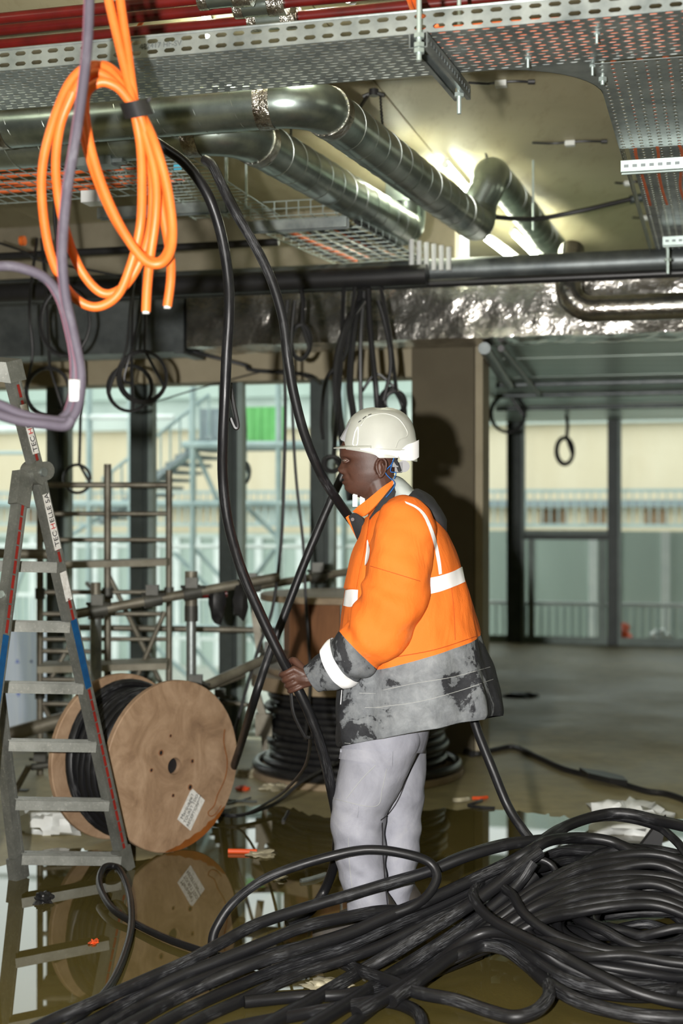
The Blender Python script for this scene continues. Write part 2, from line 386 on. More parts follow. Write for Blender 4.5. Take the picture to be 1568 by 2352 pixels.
M['o_white'] = simple('white_sheeting', lin((232, 236, 234)), lin((214, 220, 220)), 0.6)
GZ = -1.3
b = MB(); b.bbox(-40, 40, 8.9, 60, GZ-0.3, GZ); struct(b.build('ground', M['o_pave']))
VB = 24.0
def ou(px, v=VB): return UV_(PV(px, 1176, v))[0]
def oz(py, v=VB, px=600): return PV(px, py, v).z
bld = thing('building', 'long cream rendered building across the yard behind the glazing', 'building', B(0, VB, GZ))
b = MB(); b.bbox(-22, 22, VB, VB+1, oz(1225), oz(985)); b.build('wall', M['o_wall'], bld)
b = MB(); b.bbox(-22, 22, VB-.06, VB+1, GZ, oz(1225)); b.build('lower_wall', M['o_mint'], bld)
b = MB(); b.bbox(-22, 22, VB-.15, VB+1, oz(985), oz(955)); b.build('cornice', M['o_pale'], bld)
b = MB(); b.bbox(-22, 22, VB+.8, VB+1.6, oz(955), oz(905)); b.build('upper_storey', M['o_pale'], bld)
b = MB(); b.bbox(-22, 22, VB+.6, VB+1.9, oz(905), oz(840)); b.build('roof_edge', M['o_mint'], bld)
b = MB(); b.bbox(-22, 22, VB-.25, VB+.05, oz(1165), oz(1150)); b.build('string_course', M['o_grey'], bld)
for k, (x0, x1) in enumerate(((585, 705), (745, 830), (60, 105), (1242, 1290), (1350, 1390), (1240, 1300), (1480, 1530))):
    b = MB(); b.bbox(ou(x0), ou(x1), VB-.03, VB+.02, oz(1205), oz(1170)); b.build('window', M['o_pale'] if k < 2 else M['ply'], bld)
for x in list(range(-60, 1000, 47))+[1165, 1370, 1520, 1590]:
    b = MB(); u = ou(x); b.bbox(u-.06, u+.06, VB-.12, VB-.05, GZ, oz(1232)); b.build('mullion', M['o_white'], bld)
b = MB(); b.bbox(-22, 22, VB-.13, VB-.05, oz(1236), oz(1228)); b.build('transom', M['o_pale'], bld)
# glass partitions close to the right glazing
scr = thing('glass_screen', 'mint glazed screen with pale posts standing outside the right glazing', 'screen', B(2.5, 17.3, 0))
for x0, x1 in ((1116, 1172), (1200, 1355), (1372, 1395), (1420, 1520), (1538, 1640)):
    b = MB(); v = 17.3; b.bbox(UV_(PV(x0, 1176, v))[0], UV_(PV(x1, 1176, v))[0], v, v+.03, -0.2, 1.22); b.build('panel', M['o_mint'], scr, 0)
for x in (1362, 1528):
    b = MB(); u = UV_(PV(x, 1176, v))[0]; b.bbox(u-.05, u+.05, v-.04, v+.05, -0.2, 1.22); b.build('post', M['o_white'], scr, 0)
b = MB(); b.bbox(UV_(PV(1100, 1176, v))[0], UV_(PV(1700, 1176, v))[0], v-.05, v+.05, -0.35, -0.12); b.build('kerb', M['o_white'], scr, 0)
# access scaffold with stair in the yard
VS = 13.2
def s2(px, py, v=VS): return PV(px, py, v)
sc = thing('stair_scaffold', 'pale galvanised access scaffold with a stair outside the left glazing', 'scaffold', B(-3, VS, GZ))
for x in (-30, 205, 300, 443, 640, 790, 560):
    p = s2(x, 1176); b = MB(); b.cyl((p.x, p.y, GZ), (p.x, p.y, 2.75 if x != 560 else 2.2), 0.032, 8); b.build('standard', M['o_steel'], sc)
for x0, y0, x1, y1, r, m in ((-60, 1157, 900, 1157, .035, 'o_steel'), (-60, 1254, 900, 1256, .02, 'o_white'), (-60, 1440, 900, 1440, .025, 'o_steel'), (-60, 985, 120, 985, .03, 'o_white'), (130, 958, 400, 958, .03, 'o_white'), (420, 1022, 800, 1022, .04, 'o_steel'), (-60, 1040, 80, 1040, .02, 'o_steel')):
    b = MB(); b.cyl(s2(x0, y0), s2(x1, y1), r, 8); b.build('ledger', M[m], sc)
for x0, y0, x1, y1 in ((443, 1255, 520, 1340), (550, 1150, 650, 1245), (160, 1230, 240, 1180), (443, 1020, 500, 1150), (330, 1110, 450, 1040), (400, 1270, 520, 1390), (640, 1250, 560, 1360), (560, 1440, 640, 1540), (440, 1480, 510, 1560), (440, 1560, 350, 1480), (20, 1400, 60, 1290)):
    b = MB(); b.cyl(s2(x0, y0, VS+.1), s2(x1, y1, VS+.1), .024, 8); b.build('brace', M['o_steel'], sc)
for dv in (0, .75):
    b = MB(); b.beam(s2(235, 1200, VS+dv+.15), s2(480, 1005, VS+dv+.15), 0.05, 0.2, D2); b.build('stringer', M['o_grey'], sc)
for k in range(11):
    f = k/10; p = s2(245+225*f, 1190-178*f, VS+.15); q = p+D2*.75
    b = MB(); b.beam(p, q, .22, .035); b.build('step', M['o_grey'], sc)
for k in range(12):
    f = k/11; p = s2(235+245*f, 1195-192*f, VS+.1); b = MB(); b.cyl(p, p+UP*.42, .011, 6); b.build('baluster', M['o_steel'], sc)
b = MB(); b.cyl(s2(235, 1195, VS+.1)+UP*.42, s2(480, 1003, VS+.1)+UP*.42, .018, 8); b.build('handrail', M['o_steel'], sc)
b = MB(); b.bbox(UV_(s2(425, 1020))[0], UV_(s2(800, 1020))[0], VS, VS+.9, oz(1020, VS)-.03, oz(1020, VS)+.03); b.build('deck', M['o_grey'], sc, 0)
def hoard(x0, x1, y0, y1, m, name, label):
    t = thing(name, label, 'hoarding', PV(x0, y1, VS+1)); n = int((x1-x0)/9)
    for k in range(n):
        b = MB(); a = x0+(x1-x0)*k/n; c = x0+(x1-x0)*(k+1)/n
        b.bbox(UV_(PV(a, 1176, VS+1))[0]+.003, UV_(PV(c, 1176, VS+1))[0]-.003, VS+1.0+(.012 if k % 2 else 0), VS+1.03, oz(y1, VS), oz(y0, VS)); b.build('slat', M[m], t, 0)
hoard(553, 652, 916, 1012, 'o_green', 'green_hoarding', 'bright green ribbed hoarding panel on the outdoor scaffold')
hoard(456, 536, 918, 1012, 'o_grey', 'grey_hoarding', 'blue grey ribbed hoarding panel left of the green one')
# yard railing: counted as one because its bars are thin and far
rl = thing('yard_railing', 'long pale railing of thin upright bars low behind the scaffold', 'railing', B(-6, 16.0, GZ))
b = MB()
for k in range(170):
    u = -10+k*0.085; b.bbox(u-.008, u+.008, 16.0, 16.016, oz(1470, 16), oz(1375, 16))
b.build('bars', M['o_steel'], rl, 0)['kind'] = 'stuff'
for y in (1375, 1470):
    b = MB(); b.bbox(-10, 4.4, 15.98, 16.03, oz(y, 16)-.02, oz(y, 16)+.02); b.build('rail', M['o_white'], rl, 0)
rl = thing('parapet_railing', 'upper pale railing in front of the cream building', 'railing', B(-6, 22, GZ))
b = MB()
for k in range(150):
    u = -16+k*0.125; b.bbox(u-.01, u+.01, 22, 22.02, oz(1205, 22), oz(1130, 22))
b.build('bars', M['o_steel'], rl, 0)['kind'] = 'stuff'
for y in (1130, 1205):
    b = MB(); b.bbox(-16, 2.7, 21.98, 22.03, oz(y, 22)-.025, oz(y, 22)+.025); b.build('rail', M['o_steel'], rl, 0)
# white sheeting heaped outside between the posts
b = MB(); p = PV(590, 1668, 9.6)
for k in range(3): b.blob(p+D1*(k*.16-.2)+UP*(-.06*k-.05), (.22, .2, .15), 14, 10, k+3, 0.7)
tag(b.build('white_sheet', M['o_white']), 'crumpled white sheeting outside the glass left of the cable stack', 'sheeting')
b = MB(); q = PV(640, 1720, 9.6); b.bbox(UV_(q)[0]-2.5, UV_(q)[0]+1.2, 9.2, 11.2, GZ, -0.28); struct(b.build('trim_3', M['o_pave']))
ORD = ['first', 'second', 'third', 'fourth', 'fifth', 'sixth', 'seventh', 'eighth', 'ninth', 'tenth', 'eleventh', 'twelfth', 'thirteenth', 'fourteenth', 'fifteenth', 'sixteenth', 'seventeenth', 'eighteenth', 'nineteenth', 'twentieth']
# ------------------------------------------------------------------ overhead services
def panel_holes(o, ux, vy, nu, nv, du, dv, hu, hv, stagger=False, round_=True):
    """perforated sheet: nu x nv cells of du x dv, slot half sizes hu, hv, each slot a real opening"""
    b = MB(); o = V(o); ux = V(ux); vy = V(vy)
    for j in range(nv):
        for i in range(nu):
            c = o+ux*((i+.5)*du)+vy*((j+.5)*dv); sh = (0.25*du if j % 2 else -0.25*du) if stagger else 0
            O = [(-du/2, -dv/2), (0, -dv/2), (du/2, -dv/2), (du/2, 0), (du/2, dv/2), (0, dv/2), (-du/2, dv/2), (-du/2, 0)]
            k = min(hu, hv)*0.9
            I = [(-hu, -hv*.35), (-hu+k, -hv), (hu-k, -hv), (hu, -hv*.35), (hu, hv*.35), (hu-k, hv), (-hu+k, hv), (-hu, hv*.35)]
            I = [I[0], ((I[1][0]+I[2][0])/2 if not round_ else I[1][0], -hv), (hu-k, -hv), (hu, -hv*.35), (hu, hv*.35), (hu-k, hv), (-hu+k, hv), (-hu, hv*.35)]
            I = [(x+sh*0.5, y) for x, y in I]
            n = len(b.v)
            b.v += [c+ux*x+vy*y for x, y in O]+[c+ux*x+vy*y for x, y in I]
            for q in range(8):
                b.f.append([n+q, n+(q+1) % 8, n+8+(q+1) % 8, n+8+q]); b.uv.append(None); b.mi.append(0)
    return b
def add_solid(o, t):
    m = o.modifiers.new('s', 'SOLIDIFY'); m.thickness = t; m.offset = 0; return baked(o)
def rod(pos, z0, z1, label, r=0.005, nuts=(), group=None, name='threaded_rod'):
    t = thing(name, label, 'threaded rod', (pos[0], pos[1], z0), group)
    b = MB(); b.cyl((pos[0], pos[1], z0), (pos[0], pos[1], z1), r, 8); b.build('shaft', M['rod'], t)
    for z in nuts:
        b = MB(); b.cyl((pos[0], pos[1], z), (pos[0], pos[1], z+.012), r*2.2, 6); b.build('nut', M['rod'], t, 0)
    return t
# --- main perforated tray along D1
ZT = 2.75
nearL = PZ(0, 160, ZT); farL = PZ(0, 262, ZT)
vN = UV_(PZ(784, 92, ZT))[1]; vF_ = UV_(PZ(500, 212, ZT))[1]
u0 = UV_(nearL)[0]-0.9; u1 = UV_(PZ(1568, 22, ZT))[0]+0.7
tr = thing('cable_tray', 'wide perforated galvanised cable tray spanning the top of the view', 'cable tray', B(0, vN, ZT))
wT = vF_-vN; nu = int((u1-u0)/0.040); nv = 15
add_solid(panel_holes(B(u0, vN, ZT), D1, D2, nu, nv, 0.040, wT/nv, 0.0125, 0.0055, True).build('tray_bottom', M['steel'], tr, 0), 0.0016)
add_solid(panel_holes(B(u0, vN, ZT), D1, UP, int((u1-u0)/0.052), 2, 0.052, 0.030, 0.0165, 0.0062).build('near_flange', M['steel'], tr, 0), 0.0016)
add_solid(panel_holes(B(u0, vF_, ZT), D1, UP, int((u1-u0)/0.052), 2, 0.052, 0.030, 0.0165, 0.0062).build('far_flange', M['steel'], tr, 0), 0.0016)
b = MB(); b.tube([B(u0, vN, ZT+.061), B(u1-.01, vN, ZT+.061)], .004, 6); b.build('flange_lip', M['steel'], tr)
b = MB(); b.tube([B(u0, vF_, ZT+.061), B(u1-.01, vF_, ZT+.061)], .004, 6); b.build('flange_lip', M['steel'], tr)
for px, py in ((1360, 150), (1370, 75), (1212, 132)):
    p = PZ(px, py, ZT); b = MB(); b.cyl(p-UP*.03, p+UP*.01, .004, 8); b.cyl(p-UP*.006, p+UP*.0, .009, 6); b.build('bolt', M['rod'], tr)
text('482417 HF-SV', 'stamped_marking', 0.022, PV(320, 113, vN-.0025), D1, UP, M['steel_dark'], tr)
# cables lying in the tray, seen through its slots at the right end
for k in range(7):
    va = vN+.05+k*.055; pts = []
    ua = UV_(PZ(930, 80, ZT))[0]+random.uniform(-.1, .25)
    for i in range(9): pts.append(B(ua+i*.24, va+random.uniform(-.012, .012), ZT+.014+random.uniform(0, .004)))
    b = MB(); b.tube(cr(pts, 4), .010, 8)
    tag(b.build('orange_cable', M['orange_dim']), 'orange cable inside the main tray, '+ORD[k]+' from its near flange', 'cable', 'orange cables in the tray')
# --- tray branch along D2 at the right
brU0 = UV_(PZ(1372, 172, ZT))[0]; brU1 = brU0+0.42; v0 = vF_+0.02; v1b = UV_(PZ(1540, 590, ZT))[1]
br = thing('cable_tray', 'perforated tray branch running away from the main tray at the upper right', 'cable tray', B(brU0, v0, ZT))
vA = UV_(PZ(1430, 345, ZT))[1]
add_solid(panel_holes(B(brU0, v0, ZT), D2, D1, int((vA-v0)/.040), 13, .040, .42/13, .0085, .0075).build('tray_bottom', M['steel'], br, 0), .0016)
add_solid(panel_holes(B(brU0+.03, vA+.02, ZT+.01), D2, D1, int((v1b-vA)/.040), 13, .040, .42/13, .011, .007).build('tray_bottom', M['steel'], br, 0), .0016)
for uu in (brU0, brU1):
    add_solid(panel_holes(B(uu, v0, ZT), D2, UP, int((v1b-v0)/.052), 2, .052, .030, .0165, .0062).build('side_flange', M['steel'], br, 0), .0016)
# curved inner corner plate of the tee
b = MB(); cpt = B(brU0-.34, vF_+.34, ZT); arc = [cpt+D1*(.34*sin(a))-D2*(.34*cos(a)) for a in [pi/2*k/10 for k in range(11)]]
poly = [B(brU0, vF_, ZT)]+arc[::-1]
b.prism([p for p in poly], (0, 0, .0016)); b.prism([p for p in arc]+[p*1.0+(p-cpt)*0.006 for p in arc[::-1]], (0, 0, .055)); b.build('corner_plate', M['steel'], br, 0)
for k in range(5):
    pts = [B(brU0+.06+k*.07+random.uniform(-.015, .015), v0-.06+i*.3, ZT+.016) for i in range(8)]
    b = MB(); b.tube(cr(pts, 4), .009, 8)
    tag(b.build('orange_cable', M['orange_dim']), 'orange cable in the upper right tray branch, '+ORD[k]+' from its open corner', 'cable', 'orange cables in the tray branch')
def channel(p0, p1, w, h, label, holes=True, up=UP, mat='steel', open_down=True):
    """strut channel: web, two sides, two inturned lips; open side along -up"""
    p0, p1 = V(p0), V(p1); t = (p1-p0).normalized(); x = t.cross(V(up)).normalized(); y = x.cross(t)
    if y.dot(V(up)) < 0: y = -y
    T = thing('strut_channel', label, 'channel', min((p0, p1), key=lambda q: q.z))
    th = .0025; L = (p1-p0).length; c = (p0+p1)/2; sg = 1 if open_down else -1
    b = MB(); b.box(c+y*(sg*(h/2-th/2)), (w, th, L), (x, y, t)); b.build('web', M[mat], T, 0)
    for s_ in (-1, 1):
        b = MB(); b.box(c+x*(s_*(w/2-th/2)), (th, h, L), (x, y, t)); b.box(c+x*(s_*(w/2-.006))-y*(sg*(h/2-th/2)), (.012, th, L), (x, y, t)); b.build('side', M[mat], T, 0)
        if holes:
            b = MB()
            for k in range(int(L/.03)):
                b.box(p0+t*(.02+k*.03)+x*(s_*(w/2+.0006)), (.0012, h*.25, .016), (x, y, t))
            q = b.build('slots', M['steel_dark'], T, 0); q['kind'] = 'stuff'
    return T
# hanging channel under the tray (end points measured)
cz = ZT-0.03
c0 = PZ(960, 92, cz); c1 = PZ(1062, 215, cz)
ch = channel(c0, c1, .05, .042, 'short slotted steel channel with a rod end carrying the main tray', True)
rod(PZ(962, 88, cz)[:2], ZT-.09, ZC, 'threaded rod with nuts at the near end of the tray channel', .007, (ZT-.055, ZT-.07, ZT-.03))
rod(PZ(1054, 200, cz)[:2], ZT-.11, ZC, 'threaded rod poking below the far end of the tray channel', .007, (ZT-.06,))
for (xa, ya, xb, yb, lab) in ((1426, 386, 1700, 372, 'pale ribbed steel channel under the tray branch, nearer of the two'), (1522, 556, 1720, 545, 'pale ribbed steel channel under the tray branch, farther of the two')):
    a = PZ(xa, ya, ZT-.045); v_ = UV_(a)[1]; channel(a, B(UV_(a)[0]+.75, v_, ZT-.045), .05, .042, lab, True, UP, 'rod')
rod(PZ(1533, 600, ZT-.1)[:2], ZT-.16, ZC, 'zinc rod below the far channel of the tray branch', .008, (ZT-.1,))
rod(PZ(1383, 172, ZT)[:2], ZT-.03, ZC, 'short rod at the corner of the tray branch', .006, (ZT-.02,))
# --- red sprinkler pipes
for k, (ya, yb, xb, lab) in enumerate(((36, 4, 480, 'topmost'), (68, 18, 555, 'middle'), (100, 52, 590, 'lowest'))):
    zz = 3.14
    v_ = UV_(PZ(200, (ya+(yb-ya)*200/xb), zz))[1]
    ua = UV_(PZ(-80, ya, zz))[0]-.3; ub = UV_(PZ(xb, yb, zz))[0]
    b = MB(); b.cyl(B(ua, v_, zz), B(ub+1.9, v_, zz), .019, 14)
    t = thing('sprinkler_pipe', '%s of the three red sprinkler pipes above the main tray' % lab, 'pipe', B(ua, v_, zz)); b.build('pipe', M['red'], t)
    b = MB(); b.cyl(B(ub, v_, zz), B(ub+.10, v_, zz), .036, 20); b.build('insulation_sleeve', M['duct'], t)
    b = MB(); b.cyl(B(ub+.10, v_, zz), B(ub+.16, v_, zz), .041, 16); b.build('foil_band', M['tape'], t)
    b = MB(); b.cyl(B(ub-.02, v_, zz), B(ub+.012, v_, zz), .039, 16); b.build('foil_band', M['tape'], t)
# orange cable crossing behind the red pipes
b = MB(); b.tube(cr([PZ(372, -20, 3.25), PZ(345, 20, 3.25), PZ(318, 62, 3.24), PZ(296, 100, 3.22)], 6), .008, 8); tag(b.build('orange_cable', M['orange_cable']), 'short orange cable crossing between the red pipes', 'cable')
for dx in (0, 12):
    b = MB(); b.tube(cr([PZ(926+dx, -40, 3.0), PZ(938+dx, 0, 2.98), PZ(952+dx, 30, 2.9), PZ(990+dx, 60, ZT+.03)], 6), .007, 8); tag(b.build('orange_cable', M['orange_cable']), ['left', 'right'][dx > 0]+' one of two orange cables dropping into the tray beside the threaded rod', 'cable', 'orange cables by the rod')
# --- spiral ducts
def duct(path, r, label, pitch=.14, bands=(), elbows=(), ends=()):
    path = [V(p) for p in path]; T = thing('spiral_duct', label, 'duct', path[0])
    b = MB(); b.tube(path, r, 32); b.build('duct_wall', M['duct'], T)
    # spiral seam as raised edge
    pts = []; L = 0; x = None
    dense = []
    for i in range(len(path)-1):
        n = max(1, int((path[i+1]-path[i]).length/.012))
        dense += [path[i].lerp(path[i+1], k/n) for k in range(n)]
    dense.append(path[-1])
    for i, p in enumerate(dense):
        t = (dense[min(i+1, len(dense)-1)]-dense[max(i-1, 0)]).normalized()
        if x is None: x = t.orthogonal()
        x = (x-t*x.dot(t)).normalized(); y = t.cross(x)
        if i: L += (p-dense[i-1]).length
        a = 2*pi*L/pitch; pts.append(p+(x*cos(a)+y*sin(a))*(r+.0008))
    b = MB(); b.tube(pts, .0014, 5); b.build('spiral_seam', M['seam'], T)
    for f0, f1 in bands:
        a = dense[int(f0*(len(dense)-1))]; c = dense[int(f1*(len(dense)-1))]
        b = MB(); n = 40; rings = []
        t = (c-a).normalized(); xx = t.orthogonal().normalized(); yy = t.cross(xx)
        for q in range(7):
            cc = a.lerp(c, q/6); rings.append([cc+(xx*cos(2*pi*k/n)+yy*sin(2*pi*k/n))*(r+.003+.0025*noise.noise(V((k*.7, q*1.3, f0*9)))) for k in range(n)])
        b.loft(rings); b.build('foil_tape', M['tape'], T)
    return T, dense
rA = .09; zA = 2.93
a0 = PZ(-60, 292, zA); aE = PZ(640, 236, zA); vA_ = (UV_(a0)[1]+UV_(aE)[1])/2
qa = B(UV_(PZ(0, 285, zA))[0]-1.2, vA_, zA); qb = B(UV_(PZ(648, 238, zA))[0], vA_, zA)
m1 = PZ(788, 268, zA); m2 = PZ(1090, 512, zA)
dirA = (m2-m1).normalized()
def bend(p, q, r_, n=10):               # arc from end of leg p->c to start of c->q via quadratic spline
    out = []
    p, c, q = p
    for k in range(n+1):
        t = k/n; out.append(p*(1-t)**2+c*2*t*(1-t)+q*t*t)
    return out
cA = B(UV_(PZ(722, 235, zA))[0], vA_, zA)
m1b = cA+dirA*.17; qb2 = cA-D1*.17
T1, dn = duct([qa, qb2], rA, 'near spiral duct along the tray, left part before its elbow', .15, ((.52, .55),))
T1['label'] = 'near galvanised spiral duct bending away under the main tray'
ft = MB(); ft.tube(bend((qb2, cA, m1b), None, 0), rA*1.0, 32); ft.build('elbow', M['duct'], T1)
for k_, (e, tt) in enumerate(((qb2, D1), (m1b, dirA))):
    b = MB(); b.cyl(e-tt*.03, e+tt*.03, rA+.004, 32); b.build('foil_tape', M['tape'], T1)
legA = MB(); legA.tube([m1b, m2], rA, 32); legA.build('duct_wall', M['duct'], T1)
def seam_on(T, p, q, r, pitch):
    p, q = V(p), V(q); t = (q-p).normalized(); x = t.orthogonal().normalized(); y = t.cross(x); L = (q-p).length; n = int(L/.006)
    pts = [p+t*(L*i/n)+(x*cos(2*pi*L*i/n/pitch)+y*sin(2*pi*L*i/n/pitch))*(r+.0008) for i in range(n+1)]
    b = MB(); b.tube(pts, .0014, 5); b.build('spiral_seam', M['seam'], T)
seam_on(T1, m1b, m2, rA, .15)
# riser and upper leg of the near duct
up1 = PZ(1112, 436, 3.14); e2 = PZ(1330, 622, 3.10)
up1 = V((m2.x+.06, m2.y+.05, 3.13))
b = MB(); b.tube(bend((m2, m2+dirA*.10, m2+dirA*.10+UP*.12), None, 0)+[up1+dirA*.04]+bend((up1+dirA*.04+UP*.0, up1+dirA*.06+UP*.10, up1+dirA*.2+UP*.10), None, 0, 8), rA*.98, 28); b.build('offset_elbow', M['duct'], T1)
s0 = up1+dirA*.2+UP*.10; dB_ = (PZ(1330, 640, 3.16)-s0); e2 = s0+dB_
b = MB(); b.tube([s0, e2], rA*.95, 28); b.build('duct_wall', M['duct'], T1); seam_on(T1, s0, e2, rA*.95, .15)
# farther, lower duct
rB = .095; zB = 2.95
n1 = PZ(590, 318, zB); n2 = PZ(925, 522, zB); dirB = (n2-n1).normalized()
vB_ = UV_(PZ(300, 318, zB))[1]
cB = B(UV_(PZ(540, 296, zB))[0], UV_(PZ(540, 296, zB))[1], zB)
pl = cB-D1*.17; pr = cB+dirB*.2
T2 = thing('spiral_duct', 'farther galvanised spiral duct below, brightly lit along its upper edge', 'duct', n1)
st_ = pl-D1*4.0
b = MB(); b.tube([st_, pl], rB, 32); b.build('duct_wall', M['duct'], T2); seam_on(T2, st_, pl, rB, .15)
b = MB(); b.tube(bend((pl, cB, pr), None, 0), rB, 32); b.build('elbow', M['duct'], T2)
b = MB(); b.tube([pr, n2], rB, 32); b.build('duct_wall', M['duct'], T2); seam_on(T2, pr, n2, rB, .15)
for e, tt in ((pl, D1), (pr, dirB)):
    b = MB(); b.cyl(e-tt*.03, e+tt*.03, rB+.004, 32); b.build('foil_tape', M['tape'], T2)
b = MB(); b.tube(bend((n2, n2+dirB*.09, n2+dirB*.09+UP*.1), None, 0)+[n2+dirB*.09+UP*.33], rB*.98, 28); b.build('offset_elbow', M['duct'], T2)
b = MB(); b.box(n2+dirB*.09+UP*.2, (.2, .2, .12), (D1, D2, UP)); b.build('square_spigot', M['duct'], T2, 0)
# chains holding the ducts
def chain(p0, p1, label, group=None):
    p0, p1 = V(p0), V(p1); L = (p1-p0).length; n = int(L/.022); t = (p1-p0)/L; x = t.orthogonal().normalized(); y = t.cross(x); b = MB()
    for k in range(n):
        c = p0+t*(k+.5)*.022; s_ = x if k % 2 else y
        b.tube([c+t*(.014*cos(a))+s_*(.006*sin(a)) for a in [2*pi*i/8 for i in range(8)]], .0022, 5, True)
    return tag(b.build('chain', M['plastic_black']), label, 'chain', group)
def hook(px, py, label):
    p = PZ(px, py, ZC); b = MB(); b.cyl(p-UP*.03, p, .022, 10); b.tube([p+D1*.05-UP*.03, p-UP*.015, p-D1*.05-UP*.03], .01, 6); return tag(b.build('ceiling_hook', M['plastic_black']), label, 'hook'), p
h1, p1 = hook(858, 205, 'black ceiling hook above the near duct with two chains')
chain(p1-D1*.03-UP*.03, PZ(820, 268, 3.02)+UP*.02, 'short black chain slanting from the ceiling hook to the duct bend')
chain(p1+D1*.03-UP*.03, PZ(880, 318, 3.0), 'longer black chain hanging straight from the hook onto the near duct')
h2, p2 = hook(1128, 380, 'black ceiling hook above the duct offset')
chain(p2-UP*.03, V((up1.x, up1.y, 3.2))+V((0, 0, .1)), 'short black chain over the duct offset elbow')
chain(PZ(668, 290, 3.35), PZ(668, 352, 3.03), 'thin chain hanging onto the farther duct')
# --- fluorescent tubes
def tube_light(p0, p1, label, r=.016):
    p0, p1 = V(p0), V(p1); t = thing('tube_light', label, 'tube light', p0); d = (p1-p0).normalized()
    b = MB(); b.cyl(p0, p1, r, 10); b.build('glass_tube', M['tube_light'], t)
    for e, s_ in ((p0, -1), (p1, 1)):
        b = MB(); b.cyl(e, e+d*s_*.03, r*1.15, 10); b.build('end_cap', M['white'], t)
    b = MB(); b.beam(p0+UP*.03, p1+UP*.03, .028, .02); b.build('batten', M['white'], t, 0)
    return t
zl = 3.29
tube_light(PZ(1024, 380, zl), PZ(1085, 452, zl), 'bright fluorescent tube ending at the duct offset elbow')
tube_light(PZ(1112, 545, 3.1), PZ(1192, 606, 3.1), 'bright fluorescent tube low between the two ducts')
tube_light(PZ(1178, 536, 3.2), PZ(1248, 606, 3.2), 'thin bright fluorescent tube beside the duct upper leg')
tube_light(PZ(458, -30, zl), PZ(482, 84, zl), 'fluorescent tube above the red pipes and the main tray')
tube_light(PZ(880, 372, 3.2), PZ(1010, 478, 3.2), 'fluorescent tube hidden above the two ducts')
tube_light(PZ(690, -60, zl), PZ(800, -4, zl), 'fluorescent tube above the right run of red pipes')
for i, (u, v) in enumerate(((2.2, 9.8), (3.9, 7.0), (-3.4, 2.2), (0.9, 1.0), (3.8, 3.4))):  # unseen tubes added to raise the light in the room
    tube_light(B(u, v, zl), B(u, v+1.1, zl), 'unseen tube added for fill light, '+['beyond the bulkhead', 'over the right end of the ceiling', 'over the left wall', 'just above the camera', 'over the right wall'][i], .016)['group'] = 'added fill tubes out of the view'
# --- ceiling cable ends with white clips
for i, (xa, ya, xb, yb, lab) in enumerate(((1075, 190, 1212, 188, 'black cable tail with white clip on the ceiling beside the channel'), (1222, 328, 1380, 325, 'black cable tail with white clip in the middle of the ceiling'), (1412, 420, 1470, 418, 'black cable tail with white clip beside the tray branch'), (1452, 500, 1512, 497, 'farthest black cable tail with white clip by the tray branch'))):
    z = ZC-.008; a, c = PZ(xa, ya, z), PZ(xb, yb, z); m = a.lerp(c, .55)
    t = thing('cable_tail', lab, 'cable', a)
    b = MB(); b.tube(cr([a, a.lerp(c, .3)+D2*.02, m, a.lerp(c, .8)-D2*.01, c], 5), .006, 8); b.cyl(c, c+(c-a).normalized()*.03, .012, 8); b.build('sheath', M['plastic_black'], t)
    b = MB(); b.box(m-UP*.008, (.05, .04, .025), (D1, D2, UP)); b.build('clip', M['white'], t, 0)
# thin black suspended pipe with grey coupler on the right
t = thing('thin_pipe', 'thin black hose crossing under the ceiling at the right of the ducts', 'hose', PZ(1140, 500, 3.0))
b = MB(); b.tube(cr([PZ(1125, 498, 3.0), PZ(1225, 503, 3.02), PZ(1330, 485, 3.06), PZ(1450, 457, 3.1)], 6), .013, 10); b.build('hose', M['plastic_black'], t)
b = MB(); b.cyl(PZ(1446, 459, 3.1), PZ(1490, 451, 3.11), .022, 12); b.build('coupler', M['post'], t)
rod(PZ(1224, 368, ZC)[:2], 2.97, ZC, 'threaded rod holding the thin black hose under the ceiling', .006)
# --- black and grey pipes across the room
yv = 7.75
def pipe(pxa, pxb, py, v, r, mat, name, label, cat='pipe'):
    z = PV(784, py, v).z; b = MB(); b.cyl(B(UV_(PV(pxa, py, v))[0], v, z), B(UV_(PV(pxb, py, v))[0], v, z), r, 20); return tag(b.build(name, M[mat]), label, cat)
pipe(-300, 1800, 632, 7.3, .062, 'steel_dark', 'grey_pipe', 'thick grey pipe crossing the room above the foil duct')
pipe(-300, 1800, 660, 7.22, .022, 'plastic_black', 'black_pipe', 'thin black pipe just under the thick grey pipe')
pipe(-300, 980, 640, 7.12, .055, 'plastic_black', 'black_pipe', 'thick black lagged pipe left of the grey pipe, in front of the bulkhead')
pipe(-300, 640, 548, 6.9, .019, 'plastic_black', 'black_pipe', 'thin black pipe behind the orange coil with orange collar')
b = MB(); p = PV(52, 553, 6.9); b.cyl(p-D1*.012, p+D1*.012, .026, 14); tag(b.build('orange_collar', M['orange_cable']), 'small orange collar on the thin black pipe', 'collar')
